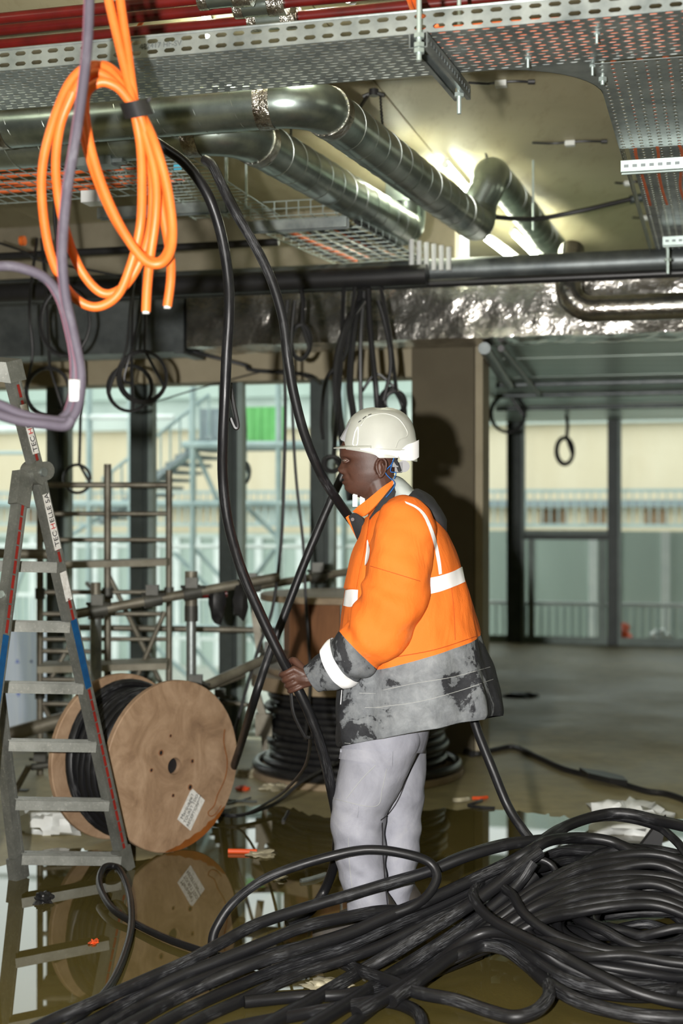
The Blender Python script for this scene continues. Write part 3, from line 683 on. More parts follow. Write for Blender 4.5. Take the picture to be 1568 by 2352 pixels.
# --- foil lagged duct and dark sheet duct
def crumple_box(u0, u1, v0, v1, z0, z1, nu, name, mat, amp, label):
    b = MB(); prof = []
    nn = 9
    for k in range(nn): prof.append((v0+.03*(1-sin(pi*k/(nn-1)))*0, z0+(z1-z0)*k/(nn-1)))
    for k in range(1, 5): prof.append((v0+(v1-v0)*k/4, z1))
    for k in range(1, 9): prof.append((v1, z1+(z0-z1)*k/8))
    for k in range(1, 8): prof.append((v1+(v0-v1)*k/8, z0))
    rings = []
    cv, cz_ = (v0+v1)/2, (z0+z1)/2
    for i in range(nu+1):
        u = u0+(u1-u0)*i/nu; R = []
        for v, z in prof:
            q = V((u*7, v*7, z*7)); w = amp*(noise.noise(q)+.7*noise.noise(q*2.3)+.35*noise.noise(q*5))
            dv, dz = v-cv, z-cz_; l = sqrt(dv*dv+dz*dz)
            R.append(B(u, v+dv/l*w, z+dz/l*w))
        rings.append(R)
    b.loft(rings); return tag(b.build(name, mat, None, 60), label, 'duct')
zf0, zf1 = PV(900, 782, 7.75).z, PV(900, 660, 7.75).z
uF0, uF1 = UV_(PV(428, 700, 7.75))[0], 4.6
crumple_box(uF0, uF1, 7.75, 8.15, zf0, zf1+.03, 260, 'foil_duct', M['foil'], .012, 'large crumpled foil wrapped rectangular duct across the back of the room')
b = MB(); b.bbox(-5.5, uF0-.03, 7.8, 8.1, zf0-.02, zf1); b.bbox(uF0-.09, uF0-.03, 7.78, 8.12, zf0-.035, zf1+.02); b.bbox(uF0-1.7, uF0-1.64, 7.78, 8.12, zf0-.035, zf1+.02); tag(b.build('sheet_duct', M['steel_dark'], None, 0), 'plain dark grey sheet metal duct left of the foil one', 'duct')
# small foil pipe with a bend in front at the right
zz = PV(1400, 708, 7.45).z; e = UV_(PV(1345, 708, 7.45))[0]
pth = [B(e-.09, 7.62, zz+.34), B(e-.09, 7.5, zz+.2), B(e-.09, 7.45, zz+.12)]+[B(e-.09+.12*(1-cos(a)), 7.45, zz+.12-.12*sin(a)) for a in [pi/2*k/8 for k in range(1, 9)]]+[B(e+.03+k*.2, 7.45, zz) for k in range(1, 14)]
b = MB(); b.tube([p+V((0, 0, .004*noise.noise(V((i*2.1, 0, 0))))) for i, p in enumerate(pth)], [.068+.004*noise.noise(V((i*1.9, 3, 0))) for i in range(len(pth))], 20); tag(b.build('lagged_pipe', M['foil']), 'foil lagged bent pipe in front of the foil duct at the right', 'pipe')
# diagonal pipes under the soffit towards the far glazing
for k, (xa, ya, xb, yb, dz, r, lab) in enumerate(((1112, 800, 1168, 885, 2.36, .035, 'grey pipe under the soffit running back beside the pillar'), (1150, 800, 1236, 905, 2.38, .02, 'dark cable bundle under the soffit right of the pillar'))):
    b = MB(); b.cyl(PZ(xa, ya, dz), PZ(xb, yb, dz), r, 10); tag(b.build('soffit_pipe', M['steel_dark'] if k == 0 else M['plastic_black']), lab, 'pipe')
for k, y in enumerate((880, 905, 935)):
    z = 2.42; v = UV_(PZ(1350, y, z))[1]; b = MB(); b.cyl(B(UV_(PZ(1130, y, z))[0], v, z), B(6.5, v, z), .022, 8); tag(b.build('soffit_rail', M['steel_dark']), ['nearest', 'middle', 'farthest'][k]+' of three thin rails across the low soffit', 'rail')
# --- wire baskets
def basket(p0, p1, w, hgt, label, left=True, right=True, zig=.06, bars=5, r=.0027):
    p0, p1 = V(p0), V(p1); t = (p1-p0).normalized(); L = (p1-p0).length; x = UP.cross(t).normalized()
    T = thing('wire_basket_tray', label, 'cable tray', p0)
    b = MB()
    for k in range(bars+1): o = x*(w*k/bars-w/2); b.tube([p0+o, p1+o], r, 5)
    for s_, on in ((-1, left), (1, right)):
        if on:
            for h in (hgt*.5, hgt): o = x*(s_*w/2)+UP*h; b.tube([p0+o, p1+o], r, 5)
    n = int(L/zig)
    for i in range(n+1):
        c = p0+t*(i*zig); pts = []
        if left: pts.append(c-x*w/2+UP*hgt)
        pts += [c-x*w/2, c+x*w/2]
        if right: pts.append(c+x*w/2+UP*hgt)
        b.tube(pts, r, 5)
    b.build('wire_mesh', M['rod'], T)['kind'] = 'stuff'
    return T, t, x
zb = 2.86
g0 = PZ(-60, 372, zb); uL = UV_(g0)[0]-.6; vb = UV_(PZ(200, 415, zb))[1]
basket(B(uL, vb, zb), B(UV_(PZ(430, 400, zb))[0], vb, zb), .62, .055, 'wire basket tray with orange cables running behind the orange coil', True, False)
ba = PZ(330, 372, zb); bb_ = PZ(545, 500, zb)
basket(ba, bb_, .42, .06, 'wire basket tray slanting away behind the orange coil', False, True)
vc = UV_(PZ(660, 495, zb))[1]
T3, _, _ = basket(B(UV_(PZ(572, 498, zb))[0], vc+.2, zb), B(UV_(PZ(790, 488, zb))[0], vc+.2, zb), .40, .07, 'wire basket tray with upright side grid above the grey channel')
bc, bd = PZ(720, 530, 2.82), PZ(880, 606, 2.82)
basket(bc, bd, .5, .07, 'wire basket tray full of cables running back below the farther duct', True, True, .1, 6)
for k in range(9):
    c_ = V((0, 0, .012+.01*(k % 3))); off = (k-4)*.05
    pts = [bc.lerp(bd, f)+D1*(off+random.uniform(-.015, .015))+c_ for f in (0, .25, .5, .75, 1)]
    b = MB(); b.tube(cr(pts, 5), .011, 7); tag(b.build('tray_cable', M['orange_dim'] if k in (1, 2, 5) else M['plastic_black']), ('orange' if k in (1, 2, 5) else 'black')+' cable in the basket below the farther duct, '+ORD[k]+' from its left side', 'cable', ('orange' if k in (1, 2, 5) else 'black')+' cables in the far basket')
for k in range(12):
    v_ = vb-.26+k*.045; uR_ = UV_(PZ(330+k*4, 400, zb))[0]; pts = [B(uL+(uR_-uL)*i/7, v_+random.uniform(-.03, .03), zb+.013+.01*(k%3)) for i in range(8)]
    c = k % 3 != 1
    b = MB(); b.tube(cr(pts, 5), .009, 7); tag(b.build('basket_cable', M['orange_dim'] if c else M['plastic_black']), ('orange' if c else 'black')+' cable in the wire basket behind the orange coil, '+ORD[k]+' of all from the front', 'cable', ('orange' if c else 'black')+' cables in the wire basket')
a = PZ(228, 492, zb-.03); channel(a, B(UV_(PZ(530, 480, zb-.03))[0], UV_(a)[1], zb-.03), .05, .05, 'grey steel channel under the wire baskets, left of the black cables', False, UP, 'steel', True)
a = PZ(560, 524, 2.79); channel(a, B(UV_(PZ(800, 512, 2.79))[0], UV_(a)[1], 2.79), .05, .05, 'grey steel channel under the basket with the side grid', False)
b = MB(); p = PZ(222, 365, 2.87); b.box(p, (.16, .09, .07), (D1, D2, UP)); b.box(p+D1*.1, (.04, .05, .05), (D1, D2, UP)); tag(b.build('junction_box', M['steel'], None, 0), 'grey steel junction bracket among the orange basket cables', 'bracket')
b = MB(); p = PZ(218, 455, 2.8); b.box(p, (.09, .09, .05), (D1, D2, UP)); tag(b.build('clear_box', M['white'], None, 0), 'small pale plastic box hanging under the wire basket', 'box')
b = MB(); p = PZ(408, 382, zb+.03); b.box(p, (.035, .004, .03), (D1, D2, UP)); tag(b.build('blue_tag', simple('blue_tag', lin((70, 170, 200))), None, 0), 'small light blue tag on the wire basket side', 'tag')
rod(PZ(519, 470, zb)[:2], zb-.05, ZC, 'zinc threaded rod between the two thick hanging cables', .008, (zb-.04,))
rod(PZ(565, 470, zb)[:2], zb-.02, ZC, 'zinc threaded rod right of the second thick hanging cable', .006, (zb-.02,))
for k in range(6):
    p = PV(945+k*17, 590, 7.2); b = MB(); b.cyl((p.x, p.y, p.z-.07), (p.x, p.y, p.z+.09-k*.008), .014, 10); tag(b.build('white_sleeve', M['white']), 'pale upright pipe end beyond the farther duct, '+ORD[k]+' from the left of its row', 'pipe', 'row of pale pipe ends under the ducts')
# ------------------------------------------------------------------ ladder
def m_alu():
    t = NT('worn_aluminium'); v = t.coord('Object', (1, 1, 1)); n1 = t.noise(5, 6, 0.7, v); n2 = t.noise(90, 5, 0.7, v)
    c = t.ramp(n1, [(0.35, lin((104, 106, 100))), (0.6, lin((134, 136, 130)))])
    t.set(t.mix(t.ramp(n2, [(0.55, 0), (0.72, 0.35)]), c, lin((196, 194, 184))), 0.48, 0.55); t.bump(n2, 0.08, 0.002); return t.m
M['alu'] = m_alu()
M['sticker_red'] = simple('red_sticker', lin((140, 36, 28)), None, 0.5); M['sticker_blue'] = simple('blue_sticker', lin((16, 78, 126)), lin((18, 64, 108)), 0.45, 0, 30)
M['sticker_white'] = simple('white_sticker', lin((226, 226, 222)), lin((190, 188, 180)), 0.5, 0, 60); M['ink'] = simple('black_ink', (0.01, 0.01, 0.012), None, 0.6)
M['ink_red'] = simple('red_ink', lin((190, 36, 30)), None, 0.6)
lad = thing('folding_ladder', 'scuffed aluminium folding step ladder with red and blue stickers', 'ladder', V((-0.7, 5.7, 0)))
fR, hR, tR = P(288, 1996, 5.75), P(86, 1092, 5.45), P(27, 866, 5.37)
fR = PZ(288, 2000, 0.0)
fL = PZ(44, 2020, 0.0); hL = P(-66, 1092, 5.33)
sd = (fL-fR).normalized()                      # along the steps, towards the left foot
lean = (hR-fR).normalized(); nrm = sd.cross(lean).normalized()
if nrm.y > 0: nrm = -nrm
def stile(a, c, name='stile', w=.048, d=.034, m='alu'):
    t = (c-a).normalized(); x = V((-.86, .51, 0)); x = (x-t*x.dot(t)).normalized(); y = t.cross(x); L = (c-a).length
    b = MB(); b.box((a+c)/2-x*(d/2-.002)*0, (d, w, L), (x, y, t))
    for s_ in (-1, 1): b.box((a+c)/2+y*(s_*(w/2-.004))+x*0, (d+.006, .009, L), (x, y, t))
    return b.build(name, M[m], lad, 0), x, y, t
_, xx, yy, tt = stile(fR, hR+(hR-fR)*.0)
stile(hR, tR)
stile(fL, hL)
# visible outer faces: the faces towards the camera
yf = yy if yy.y < 0 else -yy
xf = -xx if xx.x < 0 else xx                   # faces right
# steps
for k, (yl, yr, xl, xr) in enumerate(((1968, 1972, 42, 274), (1838, 1842, 28, 246), (1700, 1704, 12, 215), (1566, 1570, -6, 184), (1426, 1430, -24, 152), (1292, 1296, -40, 130))):
    fa = (2000-yr)/(2000-1092); a = fR.lerp(hR, fa); c = fL.lerp(hL, (2020-yl)/(2020-1092))
    dd = (c-a).normalized(); n2 = (UP-dd*UP.dot(dd)).normalized(); n3 = dd.cross(n2)
    b = MB(); L = (c-a).length-.03
    b.box((a+c)/2+n2*.018, (L, .004, .085), (dd, n2, n3)); b.box((a+c)/2+n3*.04, (L, .036, .004), (dd, n2, n3)); b.box((a+c)/2-n3*.04, (L, .036, .004), (dd, n2, n3))
    for q in (-.03, -.01, .01, .03): b.box((a+c)/2+n2*.021+n3*q, (L, .003, .006), (dd, n2, n3))
    st = b.build('step', M['alu'], lad, 0)
    b = MB(); b.cyl(a+xf*.014, a+xf*.019, .016, 14); b.build('rivet', M['alu'], lad)
# top moulding, hinge
b = MB(); hp = tR; b.box(hp+lean*.02, (.05, .075, .06), (xx, yy, tt)); b.box(hp+sd*.055+lean*.05, (.12, .08, .035), (sd, yy, sd.cross(yy)));
b.prism([hp+lean*.06+yf*.042+xf*.028, hp-lean*.02+yf*.042+xf*.03, hp-lean*.01+yf*.042+sd*.03, hp+lean*.03+yf*.042+sd*.12, hp+lean*.07+yf*.042+sd*.12], -yf*.085); b.build('top_cap', M['alu'], lad)
s2a = hR+yf*.066+V((-.012, 0, .01)); ft2 = P(-84, 2140, 4.93); ft2.z = 0
_, x2, y2, t2 = stile(ft2, s2a, 'rear_stile')
b = MB(); ring = []
for k in range(24):
    a = 2*pi*k/24; r_ = .042+.012*(cos(2*a) if cos(a) < 0 else 0)
    ring.append(hR+V((-.006, 0, .01))+xx*(-.035)+(yy*cos(a)*1.25+tt*sin(a)*1.15)*r_)
b.prism(ring, xx*.07)
b.box(s2a-t2*.05-x2*0, (.044, .074, .13), (x2, y2, t2)); b.build('hinge', M['alu'], lad, 60)
b = MB(); c = hR+V((-.006, 0, .01)); sx = xf if (xf).x > 0 else -xf
b.cyl(c+xf*.034, c+xf*.045, .017, 16); b.build('hinge_pin', M['steel'], lad)
b = MB(); q = s2a.lerp(ft2, .27); b.cyl(q+yf*.03, q+yf*.042, .014, 14); b.build('catch', M['rod'], lad)
for p, d_ in ((fR, lean), (fL, (hL-fL).normalized())):
    b = MB(); b.box(p+d_*.05, (.044, .074, .10), (xx, yy, d_)); b.build('foot', M['alu'], lad, 0)
# stickers: on the right-facing web (xf) side of the front stile and rear stile
def strip(a, c, f0, f1, mat, w, off, name, face, across):
    p, q = a.lerp(c, f0), a.lerp(c, f1); b = MB(); b.box((p+q)/2+face*off, (w, .0012, (q-p).length), (across, face, (q-p).normalized())); return b.build(name, M[mat], lad, 0)
W_ = yf                                            # across the web
face = xf; offs = .0205
Lm = (hR-fR).length
for k in range(34):
    f0 = .02+k*.0285
    if f0 > .96: break
    if .455 < f0 < .645: m = 'sticker_blue'
    elif .695 < f0 < .765 or .885 < f0 < .955: continue
    else: m = 'sticker_red'
    strip(fR, hR, f0, f0+(.0285 if m == 'sticker_blue' else .025), m, (.034 if m == 'sticker_blue' else .013), offs, 'sticker', face, W_)
strip(fR, hR, .695, .765, 'sticker_white', .036, offs, 'label_sticker', face, W_)
strip(fR, hR, .82, .955, 'sticker_white', .036, offs+.0004, 'label_sticker', face, W_)
for k in range(5):
    strip(hR, tR, .15+k*.16, (.15+k*.16+.13), 'sticker_red', .013, offs, 'sticker', face, W_)
strip(hR, tR, .22, .72, 'sticker_white', .034, offs+.0006, 'label_sticker', face, W_)
tl = (hR-fR).normalized(); ydir = face.cross(tl); ydir = ydir if ydir.dot(yf) < 0 else -ydir
ydir = face.cross(tl)
text('TEC', 'lettering', .034, fR.lerp(hR, .828)+face*(offs+.0016)-ydir*.012, tl, ydir, M['ink'], lad)
text('H', 'lettering', .034, fR.lerp(hR, .828)+face*(offs+.0016)-ydir*.012+tl*.068, tl, ydir, M['ink_red'], lad)
text('ELLE 5A', 'lettering', .034, fR.lerp(hR, .828)+face*(offs+.0016)-ydir*.012+tl*.094, tl, ydir, M['ink'], lad)
t3 = (tR-hR).normalized(); yd3 = face.cross(t3)
text('TEC', 'lettering', .034, hR.lerp(tR, .24)+face*(offs+.002)-yd3*.012, t3, yd3, M['ink'], lad)
text('H', 'lettering', .034, hR.lerp(tR, .24)+face*(offs+.002)-yd3*.012+t3*.068, t3, yd3, M['ink_red'], lad)
text('ELLE', 'lettering', .034, hR.lerp(tR, .24)+face*(offs+.002)-yd3*.012+t3*.094, t3, yd3, M['ink'], lad)
for k in range(26):
    f0 = .03+k*.034
    m = 'sticker_blue' if .36 < f0 < .66 else 'sticker_red'
    b = MB(); p, q = s2a.lerp(ft2, f0), s2a.lerp(ft2, f0+(.034 if m == 'sticker_blue' else .030)); tz = (q-p).normalized()
    fx = x2 if x2.x > 0 else -x2
    b.box((p+q)/2+fx*.0205, (.03 if m == 'sticker_blue' else .013, .0012, (q-p).length), (y2, fx, tz)); b.build('sticker', M[m], lad, 0)

# ------------------------------------------------------------------ leaning cable spool
def spool_flange(c, ax, r, th, hole, mat, name, parent, bolts=(), flat=0.0):
    x = UP.cross(ax); x = x.normalized() if x.length > .1 else V((1, 0, 0)); y = ax.cross(x); n = 72; b = MB()
    def ring(rr, h): 
        R = []
        for k in range(n):
            a = 2*pi*k/n; q = rr
            R.append(c+ax*h+x*(cos(a)*q)+y*(sin(a)*q))
        return R
    rings = [ring(hole, th), ring(r*.5, th), ring(r-.004, th), ring(r, th-.004), ring(r, .004), ring(r-.004, 0), ring(hole, 0), ring(hole, th)]
    b.loft(rings, False, False); o = b.build(name, mat, parent, 40); return o, x, y
ax1 = V((.73, -.68, 0)).normalized()
cN = P(390, 1759, 6.08); R1 = .365; cN.z = R1+.002
sp = thing('cable_spool', 'wooden cable spool lying on its rims in the puddle with a paper label', 'cable spool', (cN.x, cN.y, 0))
th1 = .03; Ls = .37
fl1, fx, fy = spool_flange(cN, ax1, R1, th1, .036, M['ply'], 'near_flange', sp)
fx = -fx if fx.x < 0 else fx                       # right in view
cF = cN-ax1*Ls
spool_flange(cF, ax1, R1, th1, .036, M['ply'], 'far_flange', sp)
b = MB(); b.cyl(cF+ax1*th1, cN, .16, 40); b.build('barrel', M['ply_dark'], sp)
b = MB(); b.cyl(cN+ax1*.004, cN+ax1*.0045, .034, 24); b.build('axle_hole_dark', M['ink'], sp)
b.v = []
# dark recess + bolt holes on the near face
for (px, py, rr) in ((391, 1690, .006), (369, 1729, .011), (441, 1748, .008), (347, 1769, .0075), (436, 1808, .011), (397, 1827, .007)):
    # intersect the pixel ray with the flange face
    ray = V(((px-CX)/F, 1, -(py-CY)/F)); p0 = V((0, 0, CAMH)); pl_ = cN+ax1*(th1)
    q = p0+ray*((pl_-p0).dot(ax1)/ray.dot(ax1))
    b = MB(); b.tube([q+ax1*.002+(fx*cos(a)+UP*sin(a))*rr for a in [2*pi*k/14 for k in range(14)]], rr*.22, 6, True); b.build('hole_rim', M['ply_dark'], sp)
    b = MB(); b.cyl(q+ax1*.0004, q+ax1*.0008, rr, 16); b.build('bolt_hole', M['ink'], sp)
def on_face(px, py, h=.0012):
    ray = V(((px-CX)/F, 1, -(py-CY)/F)); p0 = V((0, 0, CAMH)); pl_ = cN+ax1*(th1+h)
    return p0+ray*((pl_-p0).dot(ax1)/ray.dot(ax1))
lab = [on_face(*p) for p in ((440, 1810), (470, 1838), (437, 1908), (407, 1882))]
b = MB(); b.prism(lab, ax1*.001); b.build('paper_label', M['sticker_white'], sp, 0)
td = (lab[0]-lab[3]).normalized(); yd_ = ax1.cross(td)
for k, s_ in enumerate(('Marquage !', 'TOURET TDO-', 'RECEPTION****')):
    f = (.30, .55, .80)[k]; p = lab[3].lerp(lab[2], f*.98)+td*(.014-.004*k)+ax1*.0012
    text(s_, 'lettering', (.026, .021, .021)[k], p, td, yd_, M['ink'], sp, .0003)
# wet rim stain
b = MB(); n = 20; x_ = UP.cross(ax1).normalized()
stn = []
for k in range(n+1):
    a = radians(-98+62*k/n); d_ = fx*cos(a)+UP*sin(a)
    w_ = .006+.030*sin(pi*k/n)**.8*(1+.5*noise.noise(V((k*.6, 0, 2))))
    stn.append((cN+ax1*(th1+.0006)+d_*(R1-.003), cN+ax1*(th1+.0006)+d_*(R1-w_)))
b.v = []; b.f = []
b.add([p for s_ in stn for p in s_], [(2*k, 2*k+2, 2*k+3, 2*k+1) for k in range(n)]); b.build('wet_stain', M['wet_wood'], sp, 0)
b = MB(); pts = [on_face(*p) for p in ((516, 1675), (514, 1705), (522, 1750), (516, 1790), (500, 1825), (492, 1850), (478, 1866), (484, 1875), (496, 1868), (508, 1850))]
b.tube(cr(pts, 4), .0022, 5); b.build('stain_line', M['wet_wood'], sp)
# wound cable: a helix with loose outer turns
pts = []
for lay, (r_, turns) in enumerate(((.285, 7), (.30, 6))):
    N = int(turns*30)
    for k in range(N):
        a = 2*pi*k/30; f = k/N; f = f if lay == 0 else 1-f; h = .035+.02+(Ls-th1-.09)*f
        rr = r_+.02*noise.noise(V((k*.05, lay*4, 0)))+.012*noise.noise(V((k*.15, 7, 0)))
        pts.append(cF+ax1*(h+.008*noise.noise(V((k*.11, 3, lay))))+fx*(rr*cos(a))+UP*(rr*sin(a)))
b = MB(); b.tube(pts, .0175, 9); b.build('wound_cable', M['cable'], sp)
b = MB(); pts = []
for k in range(40):
    a = radians(10+k*8.2); pts.append(cF+ax1*(th1+.03+.16*max(0, (k-6)/34)**1.5)+fx*(.325*cos(a))+UP*(.325*sin(a)))
b.tube(pts, .021, 9); b.build('loose_turn', M['cable_dusty'], sp)

# ------------------------------------------------------------------ two stacked spools behind
c2 = V((P(820, 1700, 7.93).x, 7.93, 0))
s2_ = thing('cable_spool', 'upright wooden spool wound thick with black cable standing on its flange', 'cable spool', c2)
spool_flange(c2, UP, .59, .035, .05, M['board'], 'bottom_flange', s2_)
spool_flange(c2+UP*.49, UP, .59, .075, .05, M['board'], 'top_flange', s2_)
b = MB(); b.cyl(c2+UP*.03, c2+UP*.49, .36, 40); b.build('barrel', M['ply_dark'], s2_)
pts = []; turns = 11
for k in range(turns*44):
    a = 2*pi*k/44; f = k/(turns*44); rr = .475+.018*noise.noise(V((k*.03, 1, 0)))+.02*sin(k/44*2.4)
    pts.append(c2+V((rr*cos(a), rr*sin(a), .065+.40*f+.006*noise.noise(V((k*.09, 9, 0))))))
b = MB(); b.tube(pts, .022, 10); b.build('wound_cable', M['rubber'], s2_)
pts = [c2+V((.56*cos(a), .56*sin(a), .06)) for a in [2*pi*k/60 for k in range(60)]]
b = MB(); b.tube(pts, .024, 9, True); b.build('cable_end_loop', M['rubber'], s2_)
c3 = c2+UP*.565
s3 = thing('cable_spool', 'empty spool with a brown plywood barrel standing on the wound black spool', 'cable spool', c3)
spool_flange(c3, UP, .5, .03, .05, M['board'], 'bottom_flange', s3)
spool_flange(c3+UP*.40, UP, .54, .035, .05, M['board'], 'top_flange', s3)
for k in range(14):                                 # barrel staves
    a0_, a1_ = 2*pi*k/14+.012, 2*pi*(k+1)/14-.012; b = MB(); rings = []
    for rr in (.41, .385):
        rings.append([c3+V((rr*cos(a0_+(a1_-a0_)*q/4), rr*sin(a0_+(a1_-a0_)*q/4), z)) for z in (.03, .40) for q in (range(5) if z == .03 else range(4, -1, -1))])
    b.loft(rings); b.build('stave', M['ply_dark'], s3)
# ------------------------------------------------------------------ hanging orange coil
co = thing('orange_cable_coil', 'bright orange cable coil hanging from the ceiling, tied with black tape', 'cable coil', P(310, 245, 3.6))
dC = 3.55; ro = .0118
tie = (308, 247)
def orange(pts, name='cable_turn'):
    p3 = [P(x, y, dC+z) for x, y, z in pts]; b = MB(); b.tube(cr(p3, 8), ro, 12); return b.build(name, M['orange_cable'], co)
orange([(228, -90, .0), (249, 0, 0), (268, 80, 0), (290, 170, 0), (306, 245, -.01), (322, 330, 0), (326, 420, 0), (322, 520, 0), (300, 610, 0.02), (268, 680, .02), (215, 705, .01), (160, 672, .0), (118, 590, 0), (98, 480, 0), (98, 380, 0), (122, 280, 0), (160, 190, .01), (205, 152, .02), (250, 160, .01), (285, 205, 0), (306, 245, 0), (330, 300, 0), (356, 400, 0), (358, 490, 0), (345, 590, .01), (338, 660, .01), (335, 716, .01)], 'cable_turn')
orange([(268, -90, .01), (276, 0, .01), (292, 110, .01), (304, 200, 0), (312, 245, .015), (338, 300, .01), (372, 390, .01), (392, 500, .01), (388, 570, .01), (362, 602, .0), (318, 580, -.01), (262, 500, -.015), (215, 390, -.02), (188, 280, -.02), (190, 200, -.01), (222, 168, -.01), (262, 190, -.01), (296, 228, -.01), (314, 248, -.005), (338, 320, .02), (350, 420, .02), (346, 520, .03), (322, 600, .03), (282, 660, .04), (232, 672, .03), (180, 610, .02), (143, 500, .0), (128, 390, .0), (138, 290, -.0), (168, 212, -.01)], 'cable_turn')
orange([(168, 214, .015), (196, 176, .0), (236, 150, .02), (276, 178, .02), (302, 225, .02), (318, 250, .02), (352, 320, -.01), (382, 420, -.01), (396, 520, -.01), (390, 580, -.02), (366, 606, -.03), (330, 596, -.03), (282, 530, -.03), (236, 430, -.03), (204, 320, -.03), (196, 225, -.03), (228, 190, -.03), (268, 200, -.025), (300, 236, -.02), (320, 262, -.02), (352, 370, .03), (372, 480, .035), (390, 580, .035), (392, 640, .03), (384, 704, .03)], 'cable_turn')
for (x, y, z) in ((335, 717, .01), (384, 705, .03)):
    b = MB(); p = P(x, y, dC+z); b.cyl(p+UP*.002, p-UP*.004, ro*.75, 12); b.build('cut_end', M['white'], co)
b = MB(); ringp = []
for k in range(5):
    y = 228+k*9; R = []
    for q in range(20):
        a = 2*pi*q/20; R.append(P(313+(y-246)*.35+33*cos(a), y+4-6*cos(a), dC+.055*sin(a)+.0))
    ringp.append(R)
b.loft(ringp); b.build('black_tape', M['plastic_black'], co)
b = MB(); b.prism([P(330, 232, dC-.02), P(346, 221, dC-.02), P(347, 229, dC-.02), P(336, 239, dC-.02)], (0, .003, 0)); b.build('tie_tail', M['plastic_black'], co, 0)
# ------------------------------------------------------------------ grey-purple hanging cable
def hang(name, label, pts, r, mat, cat='cable', group=None, n=10, stripe=None):
    p3 = cr([P(*p) for p in pts], 8)
    if stripe is None:
        b = MB(); b.tube(p3, r, n); return tag(b.build(name, M[mat]), label, cat, group)
    T = thing(name, label, cat, p3[-1], group)
    b = MB(); b.tube(p3, r, n); b.build('sheath', M[mat], T)
    b = MB(); b.tube([V(q)+V((-r*.8, -r*.55, 0)) for q in p3], r*.16, 6); b.build('pink_stripe', M[stripe], T)
    return T
M['pink'] = simple('pink_stripe', lin((128, 84, 98)), lin((104, 66, 80)), 0.5)
g1 = hang('grey_cable', 'dusty grey cable with a pink stripe hanging in front of the orange coil', [(206, -80, 3.3), (205, 0, 3.3), (200, 110, 3.3), (186, 230, 3.3), (170, 340, 3.3), (155, 430, 3.3), (146, 520, 3.3), (143, 600, 3.3), (150, 680, 3.32), (163, 740, 3.34), (176, 800, 3.34), (185, 850, 3.34), (184, 905, 3.34), (172, 950, 3.33), (150, 972, 3.32)], .0122, 'cable_grey', stripe='pink')
hang('grey_cable', 'dusty grey cable looping in from the left edge and down to the tape', [(-60, 622, 3.36), (0, 611, 3.36), (50, 616, 3.36), (105, 640, 3.36), (140, 690, 3.36), (160, 760, 3.37), (172, 830, 3.37), (170, 900, 3.37), (158, 945, 3.36), (140, 965, 3.35)], .0122, 'cable_grey', stripe='pink')
for k, (dy, dz, w) in enumerate(((0, 0, 'upper'), (14, .02, 'middle'), (26, -.012, 'lower'))):
    hang('grey_cable', w+' of three bundled grey cables leaving at the left edge', [(-70, 902+dy, 3.33+dz), (0, 930+dy*.9, 3.33+dz), (50, 952+dy*.6, 3.33+dz), (105, 964+dy*.4, 3.33+dz), (150, 968+dy*.4, 3.32+dz), (166, 960, 3.32+dz)], .0122, 'cable_grey')
b = MB(); b.tube([P(171, 872, 3.33), P(171, 898, 3.335), P(172, 922, 3.335)], .0135, 14); tag(b.build('white_tape', M['white']), 'white tape wrapped around the hanging grey cables', 'tape')
# ------------------------------------------------------------------ thick black cables from the ceiling
heldA = [(380, 342, 4.5), (430, 380, 4.5), (478, 450, 4.5), (508, 540, 4.52), (524, 640, 4.53), (526, 720, 4.53), (520, 820, 4.54), (516, 920, 4.55), (512, 1010, 4.57), (512, 1100, 4.6), (524, 1200, 4.62), (555, 1310, 4.65), (600, 1415, 4.67), (642, 1503, 4.68), (664, 1545, 4.69), (690, 1595, 4.69), (715, 1650, 4.70), (742, 1730, 4.72), (762, 1820, 4.76), (775, 1900, 4.80), (768, 1980, 4.9)]
hang('power_cable', 'thick black power cable held in the hand, sweeping down from the ceiling', [(330, 310, 4.5)]+heldA+[(745, 2045, 4.95), (712, 2092, 4.90), (660, 2125, 4.85)], .0172, 'cable_clean', n=14)
hang('power_cable', 'dusty thick black cable curving from the ceiling towards the chest', [(470, 366, 4.85), (490, 385, 4.82), (530, 470, 4.8), (580, 555, 4.8), (622, 640, 4.8), (650, 735, 4.8), (662, 830, 4.8), (676, 910, 4.82), (700, 1000, 4.85), (735, 1085, 4.9), (775, 1150, 4.98), (815, 1205, 5.08), (860, 1260, 5.1)], .0168, 'cable_dusty', n=14)
hang('power_cable', 'thin shiny black cable strand beside the dusty curving one', [(500, 395, 4.9), (560, 510, 4.88), (610, 600, 4.87), (640, 690, 4.86), (648, 760, 4.85), (655, 830, 4.85), (668, 900, 4.85), (688, 980, 4.85)], .009, 'cable_clean')
hang('power_cable', 'straight black cable slanting from behind the man down to the left', [(838, 985, 5.6), (800, 1062, 5.6), (755, 1160, 5.6), (700, 1290, 5.6), (650, 1420, 5.6), (612, 1520, 5.6), (580, 1620, 5.62), (550, 1720, 6.1), (526, 1790, 6.5), (505, 1850, 6.95)], .017, 'cable', n=12)
hang('power_cable', 'black cable coming out under the coat hem down to the cable heap', [(1040, 1560, 4.95), (1075, 1620, 4.93), (1100, 1690, 4.9), (1128, 1760, 4.87), (1165, 1850, 4.84), (1200, 1905, 4.8), (1232, 1945, 4.76)], .0165, 'cable', n=14)
